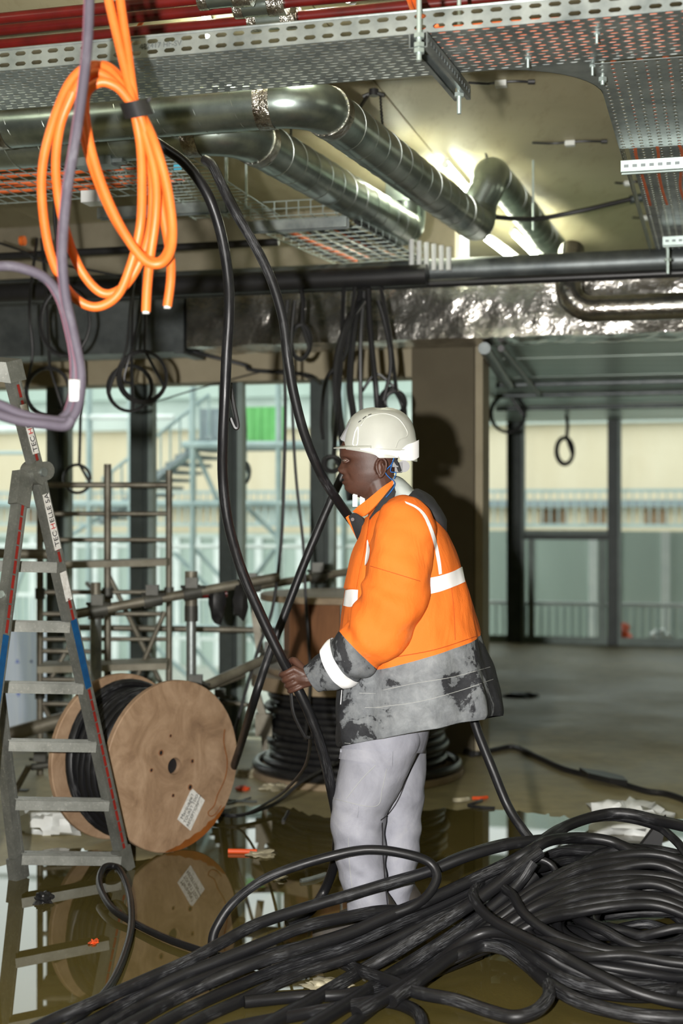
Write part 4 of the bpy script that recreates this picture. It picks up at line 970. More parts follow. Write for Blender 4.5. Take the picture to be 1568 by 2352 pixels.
# thin hanging black wires and wire coils
for i, (lab, pts, r) in enumerate((
    ('thin black wire hanging left of the dusty cable, leftmost of the pair', [(660, 690, 7.3), (652, 790, 7.3), (655, 930, 7.3), (652, 1100, 7.3), (645, 1250, 7.3), (625, 1400, 7.3), (590, 1500, 7.3), (540, 1680, 7.3), (530, 1780, 7.3)], .009),
    ('thin black wire hanging left of the dusty cable, rightmost of the pair', [(676, 690, 7.3), (668, 800, 7.3), (672, 960, 7.3), (680, 1100, 7.3), (696, 1250, 7.3), (702, 1380, 7.3), (712, 1560, 7.3), (700, 1700, 7.1)], .008),
    ('black cable hanging in the bunch left of the helmet, thickest', [(832, 690, 7.4), (800, 740, 7.3), (775, 830, 7.3), (775, 930, 7.3), (790, 1030, 7.3), (806, 1150, 7.3)], .022),
    ('black cable hanging in the bunch left of the helmet, middle', [(828, 670, 7.4), (812, 760, 7.35), (803, 880, 7.35), (812, 960, 7.35), (815, 1060, 7.35)], .018),
    ('black cable hanging in the bunch left of the helmet, nearest the helmet', [(836, 670, 7.4), (828, 780, 7.38), (828, 900, 7.38), (830, 960, 7.38)], .012),
    ('black wire curling down left of the cable bunch', [(815, 660, 7.3), (805, 740, 7.3), (790, 820, 7.3), (750, 870, 7.3), (738, 960, 7.3), (742, 1010, 7.3)], .01),
    ('black wire arching over the helmet from the cable bunch', [(830, 900, 7.5), (862, 860, 7.5), (895, 880, 7.5), (930, 920, 7.5), (920, 960, 7.5)], .009),
    ('short black wire tuft above the helmet', [(845, 660, 7.3), (850, 760, 7.4), (862, 880, 7.5), (868, 945, 7.5), (880, 905, 7.5), (905, 895, 7.5), (925, 930, 7.5), (930, 975, 7.5)], .016),
    ('black wire below the foil duct ending above the helmet', [(868, 690, 7.4), (880, 730, 7.4), (893, 790, 7.4), (896, 850, 7.4), (880, 920, 7.4)], .011),
    ('double black wire hanging from the pipe behind the coil', [(312, 548, 7.44), (316, 600, 7.4), (300, 700, 7.35), (290, 800, 7.3), (260, 870, 7.3), (250, 905, 7.3)], .007),
    ('black wire hanging straight behind the coil ends', [(326, 548, 7.44), (324, 690, 7.4), (312, 760, 7.35), (300, 810, 7.3), (285, 870, 7.3), (300, 880, 7.32)], .007),
    ('long black wire hanging at the far left behind the grey cable', [(85, 548, 7.57), (72, 650, 7.4), (68, 720, 7.3), (75, 810, 7.3), (62, 880, 7.3)], .008),
    ('black wire hanging from the basket behind the orange coil', [(128, 430, 6.3), (126, 500, 6.3), (133, 570, 6.3), (140, 650, 6.3)], .009),
    ('black wire looping along the ceiling pipe at the left', [(-20, 552, 7.6), (60, 580, 7.5), (80, 595, 7.5), (150, 610, 7.5), (230, 625, 7.5), (300, 640, 7.5)], .006),
    ('black drooping wire under the soffit right of the hanging coil', [(395, 792, 8.5), (470, 815, 8.45), (560, 838, 8.45), (580, 850, 8.45), (700, 860, 8.5), (736, 880, 8.72)], .012),
    ('thin wire from the coil across to the black bunch', [(328, 932, 9.05), (500, 880, 8.9), (640, 850, 8.8), (736, 880, 8.76)], .005),
    ('black strap hanging beside the held cable', [(528, 880, 4.62), (536, 930, 4.62), (545, 975, 4.62), (540, 982, 4.62), (530, 960, 4.62)], .008),
    ('loose thin wire hanging out below the holding hand', [(668, 1590, 4.7), (675, 1640, 4.7), (700, 1690, 4.72), (712, 1700, 4.74), (700, 1760, 5.2), (660, 1810, 5.6), (620, 1840, 6.2), (560, 1870, 6.6), (495, 1870, 6.7)], .006),
    ('black floor cable with white tape running back to the spool', [(790, 1745, 7.2), (700, 1790, 7.0), (640, 1840, 6.9), (590, 1862, 6.75), (540, 1874, 6.65), (490, 1868, 6.7)], .009))):
    hang('thin_wire' if r < .012 else 'hanging_cable', lab, pts, r, 'plastic_black', 'wire' if r < .012 else 'cable', n=8)
def coil(cx, cy, d, rx, ry, turns, r, label, tilt=0.0, mat='plastic_black', seed=0):
    pts = []; N = turns*28
    anchor = {1: (330, 548, 6.9), 7: (300, 548, 6.9), 2: (95, 548, 6.9), 8: (790, 645, 7.12), 6: (690, 645, 7.12), 11: (872, 645, 7.12)}.get(seed)
    if anchor or seed in (5, 9, 4, 10):     # the wire it hangs on
        e = P(cx+rx*cos(tilt), cy+ry*sin(tilt), d); h = P(cx+4, cy-ry*1.05, d)
        h0 = h.copy(); h0.z = 2.445 if d < 9.3 or d > 12 else h.z+.4
        if anchor: h0 = PV(*anchor)
        pts += [tuple(h0), tuple(h0.lerp(h, .5)+D1*.01), tuple(h)]
    for k in range(N):
        a = 2*pi*k/28; w = 1+.10*noise.noise(V((k*.04, seed, 0))); ox = 6*noise.noise(V((k/28, seed+5, 0)))
        pts.append(P(cx+ox+rx*w*cos(a+tilt), cy+ry*w*sin(a+tilt), d+.02*noise.noise(V((k*.05, seed+9, 0)))))
    b = MB(); b.tube(pts, r, 7); return tag(b.build('wire_coil', M[mat]), label, 'wire coil')
coil(328, 866, 7.3, 54, 58, 3, .0085, 'black wire coil hanging below the orange coil against the glass', 0.4, seed=1)
coil(298, 892, 7.32, 50, 52, 2, .0085, 'second black wire coil tangled with the one below the orange coil', 1.4, seed=7)
coil(110, 900, 7.3, 50, 55, 3, .0085, 'black wire coil hanging behind the ladder top', 0.8, seed=2)
coil(150, 740, 7.3, 56, 78, 2, .0075, 'large loose black wire loop hanging high at the left', 0.3, seed=3)
coil(178, 1100, 8.2, 30, 32, 1, .009, 'thin wire ring hanging on the scaffold rung', 0.3, seed=4)
coil(1297, 1036, 14.6, 19, 30, 3, .02, 'small cable coil hanging at the far right glazing', 0.3, seed=5)
coil(690, 785, 7.4, 22, 40, 2, .013, 'small black cable coil hanging at the foil duct end', 0.3, seed=6)
coil(762, 1066, 7.2, 20, 17, 2, .012, 'small black wire coil at the nose height behind the man', 0.3, seed=8)
coil(906, 925, 7.45, 24, 26, 4, .011, 'black wire coil just above the helmet by the pillar', 0.2, seed=11)
coil(1165, 950, 12.5, 40, 42, 2, .014, 'black wire coil at the far post right of the pillar', 0.2, seed=9)
coil(556, 1085, 9.6, 17, 26, 2, .012, 'grey wire coil outside behind the held cable', 0.2, 'post', seed=10)
# long cable on the floor to the right
def floor_cable(label, pts, r, mat='plastic_black', name='floor_cable'):
    b = MB(); b.tube(cr([PZ(x, y, z+r) for x, y, z in pts], 8), r, 9); return tag(b.build(name, M[mat]), label, 'cable')
floor_cable('long thin black cable snaking over the dry floor to the right edge', [(980, 1690, .0), (1030, 1700, 0), (1085, 1730, 0), (1125, 1724, 0), (1180, 1716, 0), (1240, 1742, 0), (1300, 1768, .0), (1400, 1792, .0), (1480, 1816, .0), (1540, 1826, .0), (1620, 1860, 0), (1700, 1910, 0)], .016)
floor_cable('short black cable piece on the floor by the big spool stack', [(985, 1708, 0), (1040, 1712, 0), (1085, 1732, 0)], .02)
b = MB(); q = [PZ(x, y, .02) for x, y in ((1330, 1775), (1390, 1784), (1430, 1795), (1440, 1806), (1400, 1800), (1350, 1788))]
b.prism(q, (0, 0, .03)); tag(b.build('black_strip', M['plastic_black'], None, 0), 'torn black plastic strip lying on the long floor cable', 'strip')
# ------------------------------------------------------------------ indoor scaffold tower and poles
M['scaf'] = simple('weathered_scaffold_steel', lin((132, 128, 114)), lin((92, 86, 74)), 0.5, 0.45, 8, 0.06)
M['scaf_dark'] = simple('dark_scaffold_steel', lin((86, 86, 80)), lin((60, 60, 56)), 0.5, 0.4, 8)
M['deck'] = simple('scaffold_deck', lin((150, 146, 130)), lin((112, 106, 90)), 0.7, 0, 6)
tw = thing('scaffold_tower', 'rusty steel scaffold tower with many rungs in front of the left glazing', 'scaffold', V((P(240, 1600, 7.9).x, 7.9, 0)))
def pole(a, c, r=.019, m='scaf', name='tube', parent=None):
    b = MB(); b.cyl(a, c, r, 12); return b.build(name, M[m], parent)
dT = 7.9
for x, yt, d_, r_ in ((247, 1066, dT, .021), (388, 1080, dT+.05, .019), (92, 1100, dT-.05, .019)):
    t_ = P(x, yt, d_); pole((t_.x, t_.y, 0), t_, r_, 'scaf', 'standard', tw)
    for k in range(2):
        b = MB(); z = (1.0, .45)[k]; b.cyl((t_.x, t_.y, z-.03), (t_.x, t_.y, z+.03), r_*1.5, 12); b.build('collar', M['scaf_dark'], tw)
for y, r_ in ((1114, .016), (1180, .013), (1240, .013), (1360, .013), (1410, .013), (1468, .012)):
    pole(P(92, y, dT-.05), P(388, y, dT+.05), r_, 'scaf', 'rung', tw)
for y in (1495, 1560, 1616, 1740, 1800, 1868): pole(P(92, y, dT-.05), P(247, y+2, dT), .013, 'scaf', 'rung', tw)
for y, r_ in ((1296, .03), (1530, .03)):
    b = MB(); b.beam(P(95, y+2, dT-.12), P(386, y-6, dT-.08), .3, .035); b.build('deck_board', M['deck'], tw, 0)
pole(P(248, 1318, dT), P(372, 1575, dT+.1), .014, 'scaf', 'brace', tw); pole(P(378, 1405, dT+.03), P(300, 1590, dT), .014, 'scaf', 'brace', tw)
pole(P(95, 1600, dT-.05), P(160, 1480, dT), .013, 'scaf', 'brace', tw); pole(P(95, 1612, dT-.05), P(140, 1700, dT), .013, 'scaf', 'brace', tw)
pole(P(247, 1390, dT), P(200, 1340, dT+.4), .013, 'scaf', 'brace', tw)
def prop(x, yt, d_, label, r1=.033, r2=.026, split=1450):
    t_ = P(x, yt, d_); m_ = P(x, split, d_); T = thing('steel_prop', label, 'prop', (t_.x, t_.y, 0))
    b = MB(); b.cyl((m_.x, m_.y, 0), m_, r1, 16); b.build('outer_tube', M['steel'], T)
    b = MB(); b.cyl(m_, t_, r2, 16); b.build('inner_tube', M['scaf'], T)
    b = MB(); b.cyl(m_-UP*.06, m_+UP*.02, r1*1.35, 16); b.build('collar', M['scaf_dark'], T)
    b = MB(); b.box((t_.x, t_.y, .006), (.16, .16, .012)); b.build('base_plate', M['scaf_dark'], T, 0)
    return T
prop(220, 1338, 7.3, 'steel prop between the ladder and the spool', .03, .025, 1395)
prop(439, 1312, 7.3, 'steel prop standing behind the leaning spool', .026, .033, 1400)
def spole(label, a, c, r=.024, ends=True, clamps=()):
    T = thing('scaffold_pole', label, 'pole', V(a)); a, c = V(a), V(c); d = (c-a).normalized()
    b = MB(); b.cyl(a, c, r, 14); b.build('tube', M['scaf'], T)
    for f in clamps:
        q = a.lerp(c, f); x = d.orthogonal().normalized(); y = d.cross(x)
        b = MB(); b.cyl(q-d*.045, q+d*.045, r*1.5, 10); b.build('coupler', M['scaf_dark'], T)
        b = MB(); b.box(q+UP*.05, (.06, .05, .05)); b.build('coupler_block', M['scaf_dark'], T, 0)
        b = MB(); b.cyl(q+UP*.03-D1*.06, q+UP*.03+D1*.07, .008, 6); b.build('coupler_bolt', M['scaf_dark'], T)
    return T
spole('long scaffold pole sloping up behind the spool to the right', P(165, 1412, 7.0), P(640, 1325, 7.3), .024, True, (.12, .38, .57))
spole('thin scaffold pole continuing behind the cables to the man', P(560, 1352, 7.5), P(830, 1308, 7.8), .021, True, (.06, .62))
spole('low scaffold pole ending right of the spool flange', P(440, 1590, 6.9), P(640, 1500, 7.3), .025, True, (.05, .9))
spole('short scaffold pole crossing the low one under the held cable', P(470, 1580, 7.1), P(560, 1548, 7.2), .022)
spole('thick scaffold pole end showing behind the ladder low on the left', P(20, 1688, 7.84), P(190, 1640, 7.86), .041)
spole('level scaffold tube in the background behind the prop', P(95, 1440, 8.2), P(640, 1448, 8.3), .018)
spole('level flat bar crossing behind the ladder upper legs', P(-30, 1271, 7.3), P(112, 1273, 7.3), .026)
spole('slanted thin brace at the far lower left behind the ladder', P(-10, 1900, 7.2), P(66, 1760, 7.2), .016)
spole('short thin tube with screw end low on the left', P(64, 1763, 7.2), P(100, 1758, 7.2), .012, True, (.8,))
spole('level thin tube between the ladder foot and the spool', P(35, 1845, 7.4), P(140, 1855, 7.4), .012, True, (.15,))
spole('thin level tube right of the leaning spool near the floor', P(500, 1612, 8.1), P(600, 1622, 8.1), .012, True, (.05,))
T = thing('trestle_leg', 'grey steel trestle leg standing left of the cable spool stack', 'trestle', P(610, 1690, 8.0))
for (a, c, w) in ((P(578, 1352, 7.75), P(598, 1500, 7.75), .05), (P(588, 1590, 7.75), P(606, 1650, 7.75), .055)):
    b = MB(); b.beam(a, c, w, .04); b.build('leg', M['scaf'], T, 0)
b = MB(); q = P(606, 1664, 7.75); b.box(q, (.09, .07, .12)); b.build('foot_block', M['scaf'], T, 0)
b = MB(); b.beam(P(606, 1680, 7.75), P(608, 1722, 7.75), .03, .03); b.build('leg', M['scaf'], T, 0)
b = MB(); b.cyl(P(460, 1366, 7.25), P(522, 1363, 7.25), .02, 10); tag(b.build('red_tube', M['red']), 'red painted tube end clamped on the sloping pole', 'tube')
for (x, y, lab) in ((498, 1387, 'left of the glazing post'), (552, 1377, 'right of the glazing post')):
    p = P(x, y, 7.22); b = MB(); b.blob(p, (.04, .03, .09), 10, 8, x, .5); tag(b.build('black_glove', M['plastic_black']), 'black rag hanging on the sloping pole '+lab, 'rag')
# white insulation boards with blue print behind the ladder
_t = NT('white_insulation_film'); _c = _t.ramp(_t.noise(3, 4, .6, _t.coord('Object', (14, 14, .4))), [(.35, lin((236, 240, 252))), (.7, lin((214, 222, 246)))])
_d = _t.n('ShaderNodeBsdfDiffuse'); _tr = _t.n('ShaderNodeBsdfTranslucent'); _ms = _t.n('ShaderNodeMixShader'); _ms.inputs[0].default_value = .65
_t.l(_c, _d.inputs[0]); _t.l(_c, _tr.inputs[0]); _t.l(_d.outputs[0], _ms.inputs[1]); _t.l(_tr.outputs[0], _ms.inputs[2]); _t.l(_ms.outputs[0], _t.out.inputs[0]); M['board_white'] = _t.m
M['blue_print'] = simple('blue_print', lin((120, 144, 230)), None, 0.5)
dI = 9.45
ib = thing('insulation_stack', 'stack of white wrapped boards with blue print behind the ladder', 'boards', P(60, 1930, dI))
for k in range(1):
    b = MB(); a = P(-60, 1440, dI); c = P(121, 1900, dI); b.add([(a.x, dI, -1.29), (c.x, dI, -1.29), (c.x, dI, a.z), (a.x, dI, a.z)], [(0, 1, 2, 3)]); b.build('wrapped_board', M['board_white'], ib, 0)
yI = dI-.0005
def tri(x, y, s_, up=1):
    p = P(x, y, yI); b = MB(); k = s_/F*dI
    b.prism([p+V((-k, 0, -k*up)), p+V((k, 0, -k*up)), p+V((0, 0, k*up))], (0, -.0008, 0)); b.build('print_mark', M['blue_print'], ib, 0)
for (x, y, s_, u_) in ((40, 1518, 5, 1), (72, 1518, 4, 1), (104, 1524, 9, 1), (42, 1594, 7, -1), (72, 1590, 5, -1), (102, 1592, 7, -1), (44, 1765, 8, -1), (106, 1768, 8, -1), (44, 1870, 5, 1)): tri(x, y, s_, u_)
text('TAECOR', 'lettering', .075, P(20, 1742, yI-.001), V((1, 0, 0)), UP, M['blue_print'], ib)
text('TAECOR', 'lettering', .055, P(18, 1916, yI-.001), V((1, 0, 0)), UP, M['blue_print'], ib)
# ------------------------------------------------------------------ the cable heap in the foreground
def pc(label, pts, r=.0165, mat='cable', n=12, closed=False, group=None):
    p3 = cr([PZ(x, y, max(z, r)) for x, y, z in pts], 8, closed)
    b = MB(); b.tube(p3, r, n, closed)
    return tag(b.build('power_cable', M[mat]), label, 'cable', group)
def pd(label, pts, r=.0188, mat='cable', d0=4.02, d1=4.72, xa=150, xb=1230, dd=0.0, n=12):
    """cable through pixels at a depth that grows along the bundle, resting on the floor where it would sink"""
    q3 = []
    for p in pts:
        x, y = p[:2]; d = p[2] if len(p) > 2 else d0+(d1-d0)*(x-xa)/(xb-xa)+dd
        q = P(x, y, d)
        if q.z < r: q = PZ(x, y, r)
        q3.append(q)
    b = MB(); b.tube(cr(q3, 8), r, n); return tag(b.build('power_cable', M[mat]), label, 'cable')
pc('black cable standing up in a narrow loop by the ladder foot', [(620, 2225, .02), (530, 2203, .02), (459, 2183, .02), (380, 2155, .02), (306, 2119, .02), (255, 2084, .03), (228, 2030, .05), (240, 1992, .08), (272, 1996, .07), (296, 2050, .05), (302, 2120, .03), (288, 2186, .02), (257, 2257, .02), (210, 2312, .02), (140, 2370, .02), (60, 2420, .02)], .0125, 'cable_clean')
pd('black cable in a wide bend in front of the trouser legs', [(520, 2230, 4.55), (492, 2200, 4.56), (488, 2160, 4.57), (500, 2124, 4.58), (536, 2073, 4.6), (602, 2022, 4.6), (689, 1987, 4.6), (800, 1957, 4.6), (870, 1952, 4.6), (941, 1964, 4.6), (987, 1982, 4.6), (1003, 2014, 4.58), (985, 2052, 4.55), (950, 2080, 4.52), (890, 2104, 4.5), (800, 2140, 4.46), (720, 2165, 4.42), (620, 2190, 4.38), (520, 2225, 4.3), (420, 2265, 4.2), (330, 2305), (250, 2352), (180, 2400)], .0155, 'cable', n=14)
pd('dusty cable passing through the bend across the trouser hems', [(-40, 2425), (102, 2352), (204, 2308), (331, 2252, 4.2), (434, 2206, 4.32), (510, 2165, 4.42), (587, 2124, 4.5), (689, 2089, 4.56), (800, 2056, 4.6), (900, 2026, 4.63), (982, 2002, 4.65), (1074, 1966, 4.68), (1150, 1944, 4.72), (1217, 1932, 4.76), (1290, 1926, 4.85), (1380, 1928, 4.9), (1440, 1948, 4.85), (1500, 1975, 4.8)], .0188, 'cable_dusty', n=14)
pd('cable below the bend running into the heap, upper of the lower bundle', [(120, 2400), (204, 2352), (290, 2304), (400, 2248), (500, 2208), (600, 2168), (700, 2128), (800, 2106), (880, 2092), (960, 2094), (1040, 2096), (1110, 2104)], .0188, 'cable', dd=.06)
pd('cable of the lower bundle with a bright grey sheen', [(180, 2420), (300, 2352), (420, 2285), (560, 2222), (680, 2182), (800, 2144), (900, 2100), (1000, 2060), (1090, 2018), (1170, 1980), (1230, 1945), (1300, 1898, 4.95), (1380, 1872, 5.05), (1441, 1869, 5.05), (1508, 1884, 5.0), (1580, 1900, 4.9), (1680, 1920, 4.8)], .0195, 'cable_dusty', dd=0, n=14)
pd('middle cable of the bundle crossing the lower centre', [(330, 2430), (440, 2352), (560, 2296), (680, 2240), (800, 2200), (880, 2170), (960, 2130), (1060, 2082), (1140, 2030), (1210, 1972), (1250, 1935), (1320, 1924, 4.85), (1400, 1932, 4.85), (1460, 1960, 4.8), (1540, 1990, 4.75), (1620, 2010, 4.7)], .0188, 'cable', dd=-.02)
pd('cable running just above the middle one of the bundle', [(260, 2430), (370, 2352), (500, 2286), (640, 2226), (780, 2180), (900, 2128), (1010, 2080), (1100, 2034), (1180, 1980), (1225, 1948)], .0188, 'cable', dd=.03)
pd('thick dusty cable, upper of the two running from the bottom edge to the heap', [(500, 2430), (620, 2352), (720, 2296), (820, 2236), (900, 2190), (980, 2140), (1060, 2090), (1140, 2034), (1200, 1985), (1240, 1955)], .0215, 'cable_dusty', dd=-.07, n=14)
pd('thick dusty cable, lower of the two running from the bottom edge to the heap', [(600, 2440), (700, 2368), (800, 2305), (900, 2238), (985, 2184), (1070, 2128), (1140, 2076), (1190, 2028), (1222, 1980)], .0215, 'cable_dusty', dd=-.08, n=14)
pd('thick dusty cable, lowest of all those running from the bottom edge to the heap', [(690, 2440), (790, 2366), (880, 2296), (970, 2226), (1050, 2164), (1120, 2110), (1180, 2060), (1230, 2010)], .0188, 'cable', dd=-.05)
pc('shadowed cable under the bundle at the bottom edge', [(360, 2440, .02), (500, 2372, .02), (640, 2340, .02), (760, 2318, .02), (880, 2300, .02), (960, 2330, .02), (970, 2400, .02)], .0188, 'cable')
pc('low cable under the bundle running level to the right', [(560, 2302, .02), (680, 2290, .02), (800, 2284, .02), (900, 2260, .02), (1000, 2230, .03), (1100, 2190, .04)], .0188, 'cable_clean')
pc('cable emerging under the bundle and dipping to the lower right', [(760, 2200, .03), (840, 2235, .04), (900, 2255, .05), (960, 2280, .05), (1040, 2296, .05), (1120, 2322, .04), (1180, 2336, .04), (1230, 2322, .05), (1258, 2292, .06), (1260, 2265, .06), (1250, 2200, .08)], .0195, 'cable_dusty')
pc('cable arching over the brown puddle gap at the lower right', [(820, 2330, .03), (920, 2270, .05), (1000, 2220, .07), (1060, 2190, .1), (1110, 2172, .11), (1160, 2180, .11), (1210, 2216, .08), (1260, 2260, .06), (1330, 2300, .05), (1420, 2325, .04), (1500, 2336, .04), (1620, 2340, .04)], .0215, 'cable')
pc('cable arching just above the other arch at the lower right', [(900, 2300, .04), (980, 2240, .07), (1050, 2190, .1), (1110, 2160, .12), (1170, 2166, .12), (1230, 2205, .1), (1300, 2250, .07), (1400, 2276, .06), (1500, 2280, .05), (1640, 2262, .05)], .0195, 'cable_dusty')
pc('cable arching third at the lower right, closest to the heap', [(960, 2260, .05), (1030, 2190, .1), (1090, 2150, .14), (1150, 2140, .16), (1220, 2165, .15), (1290, 2215, .1), (1380, 2250, .07), (1480, 2262, .06), (1640, 2240, .05)], .0188, 'cable')
pc('short cable end drooping left of the heap', [(1010, 2075, .03), (1060, 2060, .05), (1090, 2090, .04), (1080, 2130, .03), (1100, 2160, .03)], .0188, 'cable')
pd('black cable running level into the bend from the right', [(985, 2004, 4.66), (1040, 1976, 4.72), (1100, 1954, 4.76), (1160, 1938, 4.8), (1215, 1932, 4.82)], .0188, 'cable_clean')
pd('thin cable bending back sharply at the top of the heap', [(1130, 2080, 4.65), (1175, 2030, 4.68), (1210, 1985, 4.7), (1245, 1975, 4.7), (1275, 2000, 4.68), (1270, 2050, 4.62), (1235, 2100, 4.6)], .012, 'cable')
pd('cable loop rising at the upper right edge of the heap', [(1240, 1930, 4.9), (1300, 1896, 5.0), (1400, 1876, 5.1), (1500, 1895, 5.05), (1550, 1930, 4.95), (1590, 1980, 4.8)], .0155, 'cable')
# the coil proper: individual turns piled in a ring at the right
cc = PZ(1490, 2200, 0.0)
for k in range(30):
    rnd = random.Random(k*13+5); lay = k/29
    R = .17+.34*rnd.random()**.75; z0 = .022+.17*lay; pts = []
    ph = rnd.uniform(0, 6.28); ex = rnd.uniform(.8, 1.2); ox, oy = rnd.uniform(-.07, .09), rnd.uniform(-.10, .08)
    N = 24; tip = rnd.uniform(-.10, .10)
    for i in range(N):
        a = 2*pi*i/N
        w = 1+.20*noise.noise(V((cos(a)*1.1, sin(a)*1.1, k*2.7)))+.05*noise.noise(V((cos(a)*3, sin(a)*3, k*1.7)))
        z = max(.02, z0*(1+.40*sin(a)+.25*cos(a+ph))+.05*noise.noise(V((cos(a)*1.5+4, sin(a)*1.5, k*1.9)))+tip*R*sin(a+ph))
        pts.append(cc+V((ox+R*w*1.12*cos(a), oy+R*w*ex*sin(a)*.92, z)))
    b = MB(); b.tube(cr(pts, 5, True), .0165 if k % 4 else .015, 10, True)
    o = b.build('coiled_cable', M[('cable', 'cable_dusty', 'cable', 'cable')[k % 4]])
    tag(o, ('dusty' if k % 4 == 1 else 'black')+' cable turn in the big heap at the right, %s from the floor' % (ORD[k] if k < 20 else ['twenty-first', 'twenty-second', 'twenty-third', 'twenty-fourth', 'twenty-fifth', 'twenty-sixth', 'twenty-seventh', 'twenty-eighth', 'twenty-ninth', 'topmost'][k-20]), 'cable', 'cable turns of the big heap')
# strands leaving the coil to the left, fanned
for k in range(9):
    dy = k*15; w_ = 8*sin(k*2.3)
    pd('strand %s from the top of the fan leaving the heap to the left' % ORD[k], [(1090-k*5, 2146+dy*.5, 4.52-.01*k), (1150, 2094+dy*.6+w_*.4, 4.54-.015*k), (1235, 2034+dy*.72+w_, 4.58-.02*k), (1320, 1992+dy*.86-w_*.5, 4.62-.02*k), (1410, 1968+dy*.95, 4.66-.025*k), (1500, 1962+dy+w_, 4.66-.025*k), (1580, 1985+dy, 4.62-.025*k), (1680, 2040+dy, 4.5-.02*k)], .0165, ('cable', 'cable_dusty')[k % 2])
# ------------------------------------------------------------------ litter on the floor
M['paper'] = simple('wet_paper', lin((190, 184, 160)), lin((150, 142, 116)), 0.7, 0, 20)
M['orange_scrap'] = simple('orange_scrap', lin((228, 92, 40)), lin((200, 70, 30)), 0.5)
def scrap(name, label, px, py, sx, sy, sz, mat, seed, cat='litter'):
    p = PZ(px, py, 0); b = MB(); b.blob(p+UP*sz*.6, (sx, sy, sz), 24, 16, seed, .9); return tag(b.build(name, M[mat]), label, cat)
scrap('orange_scrap', 'small orange plastic scrap on the wet floor behind the leaning spool', 557, 1815, .028, .03, .014, 'orange_scrap', 1)
scrap('paper_scrap', 'crumpled pale paper in front of the cable spool stack', 630, 1812, .06, .05, .016, 'paper', 2)
scrap('paper_scrap', 'pale paper scrap at the edge of the big flange', 565, 1782, .05, .04, .02, 'paper', 3)
scrap('paper_scrap', 'soggy paper lump beside the orange tube in the puddle', 598, 1966, .05, .05, .012, 'paper', 4)
scrap('plastic_scrap', 'black plastic scrap in the puddle left of the cable loop', 100, 2074, .03, .03, .02, 'plastic_black', 5)
scrap('paper_scrap', 'pale plaster lump in the middle of the puddle', 640, 2020, .03, .03, .01, 'paper', 15)
scrap('orange_scrap', 'tiny orange scrap in the puddle left of the long loop', 214, 2168, .014, .02, .008, 'orange_scrap', 6)
scrap('plaster_lump', 'white plaster lump inside the front of the cable heap', 1285, 2235, .06, .06, .03, 'paper', 7)
scrap('paper_scrap', 'pale torn paper under the cables in front of the boots', 745, 2268, .06, .05, .012, 'paper', 8)
scrap('plastic_bag', 'clear crumpled plastic bag behind the ladder foot', 130, 1905, .13, .12, .07, 'white', 9, 'bag')
scrap('white_bag', 'white crumpled plastic sheet behind the cable heap', 1440, 1905, .16, .14, .07, 'white', 10, 'sheeting')
scrap('red_can', 'red safety lamp on the floor by the far glazing post', 1430, 1476, .085, .085, .11, 'orange_scrap', 11, 'lamp')
scrap('white_ball', 'round white object on the floor by the far glazing', 1517, 1478, .09, .09, .09, 'white', 12, 'ball')
scrap('rubble', 'dark scrap on the dry floor behind the coat', 1195, 1600, .10, .08, .02, 'plastic_black', 13)
b = MB(); b.cyl(PZ(524, 1955, .012), PZ(590, 1956, .012), .011, 10); tag(b.build('orange_tube', M['orange_scrap']), 'short orange tube floating in the puddle', 'tube')
for i, (xa, ya, xb, yb, r_, m_, lab) in enumerate(((690, 2024, 748, 2008, .009, 'steel', 'short steel bracket lying in the puddle by the trousers'), (505, 1836, 590, 1841, .006, 'steel_dark', 'thin metal strip on the floor behind the leaning spool'), (520, 1846, 575, 1832, .005, 'steel_dark', 'second thin strip crossing behind the leaning spool'), (1075, 1849, 1106, 1838, .008, 'plastic_black', 'folded black tie on the floor right of the trousers, upper arm'), (1075, 1851, 1136, 1856, .008, 'plastic_black', 'folded black tie on the floor right of the trousers, lower arm'), (650, 1886, 662, 1864, .008, 'plastic_black', 'black plastic peg standing in the shallow water'), (1040, 1838, 1075, 1835, .012, 'paper', 'pale wrapper on the dry floor right of the trousers'), (1085, 1833, 1118, 1831, .009, 'orange_scrap', 'pinkish scrap beside the pale wrapper'))):
    b = MB(); b.tube(cr([PZ(xa, ya, r_), PZ((xa+xb)/2, (ya+yb)/2+1, r_*1.3), PZ(xb, yb, r_)], 4), r_, 7); tag(b.build('metal_strip' if 'steel' in m_ else 'scrap_piece', M[m_]), lab, 'litter')
# torn black plastic flaps at the heap
for pts, lab, th in (([(1430, 1985), (1470, 1945), (1500, 1905), (1530, 1878), (1520, 1940), (1500, 1975), (1465, 1990)], 'torn black plastic flap standing behind the heap', .012), ([(1085, 2090), (1140, 2055), (1150, 2070), (1120, 2120), (1070, 2165), (1060, 2150)], 'ragged black plastic strip left of the heap', .006)):
    p3 = [PV(x, y, UV_(PZ(1460, 1990, 0))[1]) if th > .01 else PZ(x, y, .03) for x, y in pts]
    b = MB(); b.prism(p3, (0.0, th, th)); tag(b.build('plastic_flap', M['plastic_black'], None, 0), lab, 'plastic')
# ------------------------------------------------------------------ the worker
D0 = 4.84
def MP(px, py, off=0.0): return P(px, py, D0+off)
SCL = D0/F                                        # metres per pixel at the worker
man = thing('person', 'man in an orange and black work jacket and white helmet pulling a thick black cable', 'person', V((MP(860, 2150).x, D0, 0)))
M['skin'] = simple('dark_skin', lin((84, 54, 42)), lin((64, 41, 32)), 0.52, 0, 14, 0.05, bscale=160)
M['skin_lip'] = simple('lip_skin', lin((122, 74, 62)), None, 0.4)
def vox(mb, size, name, mat, parent, smooth_it=2):
    o = mb.build(name, mat, parent, 0)
    m = o.modifiers.new('r', 'REMESH'); m.mode = 'VOXEL'; m.voxel_size = size
    if smooth_it: m2 = o.modifiers.new('s', 'SMOOTH'); m2.iterations = smooth_it; m2.factor = 0.5
    baked(o); o.data.materials.clear(); o.data.materials.append(mat); o.data.shade_smooth(); return o
body = MB()
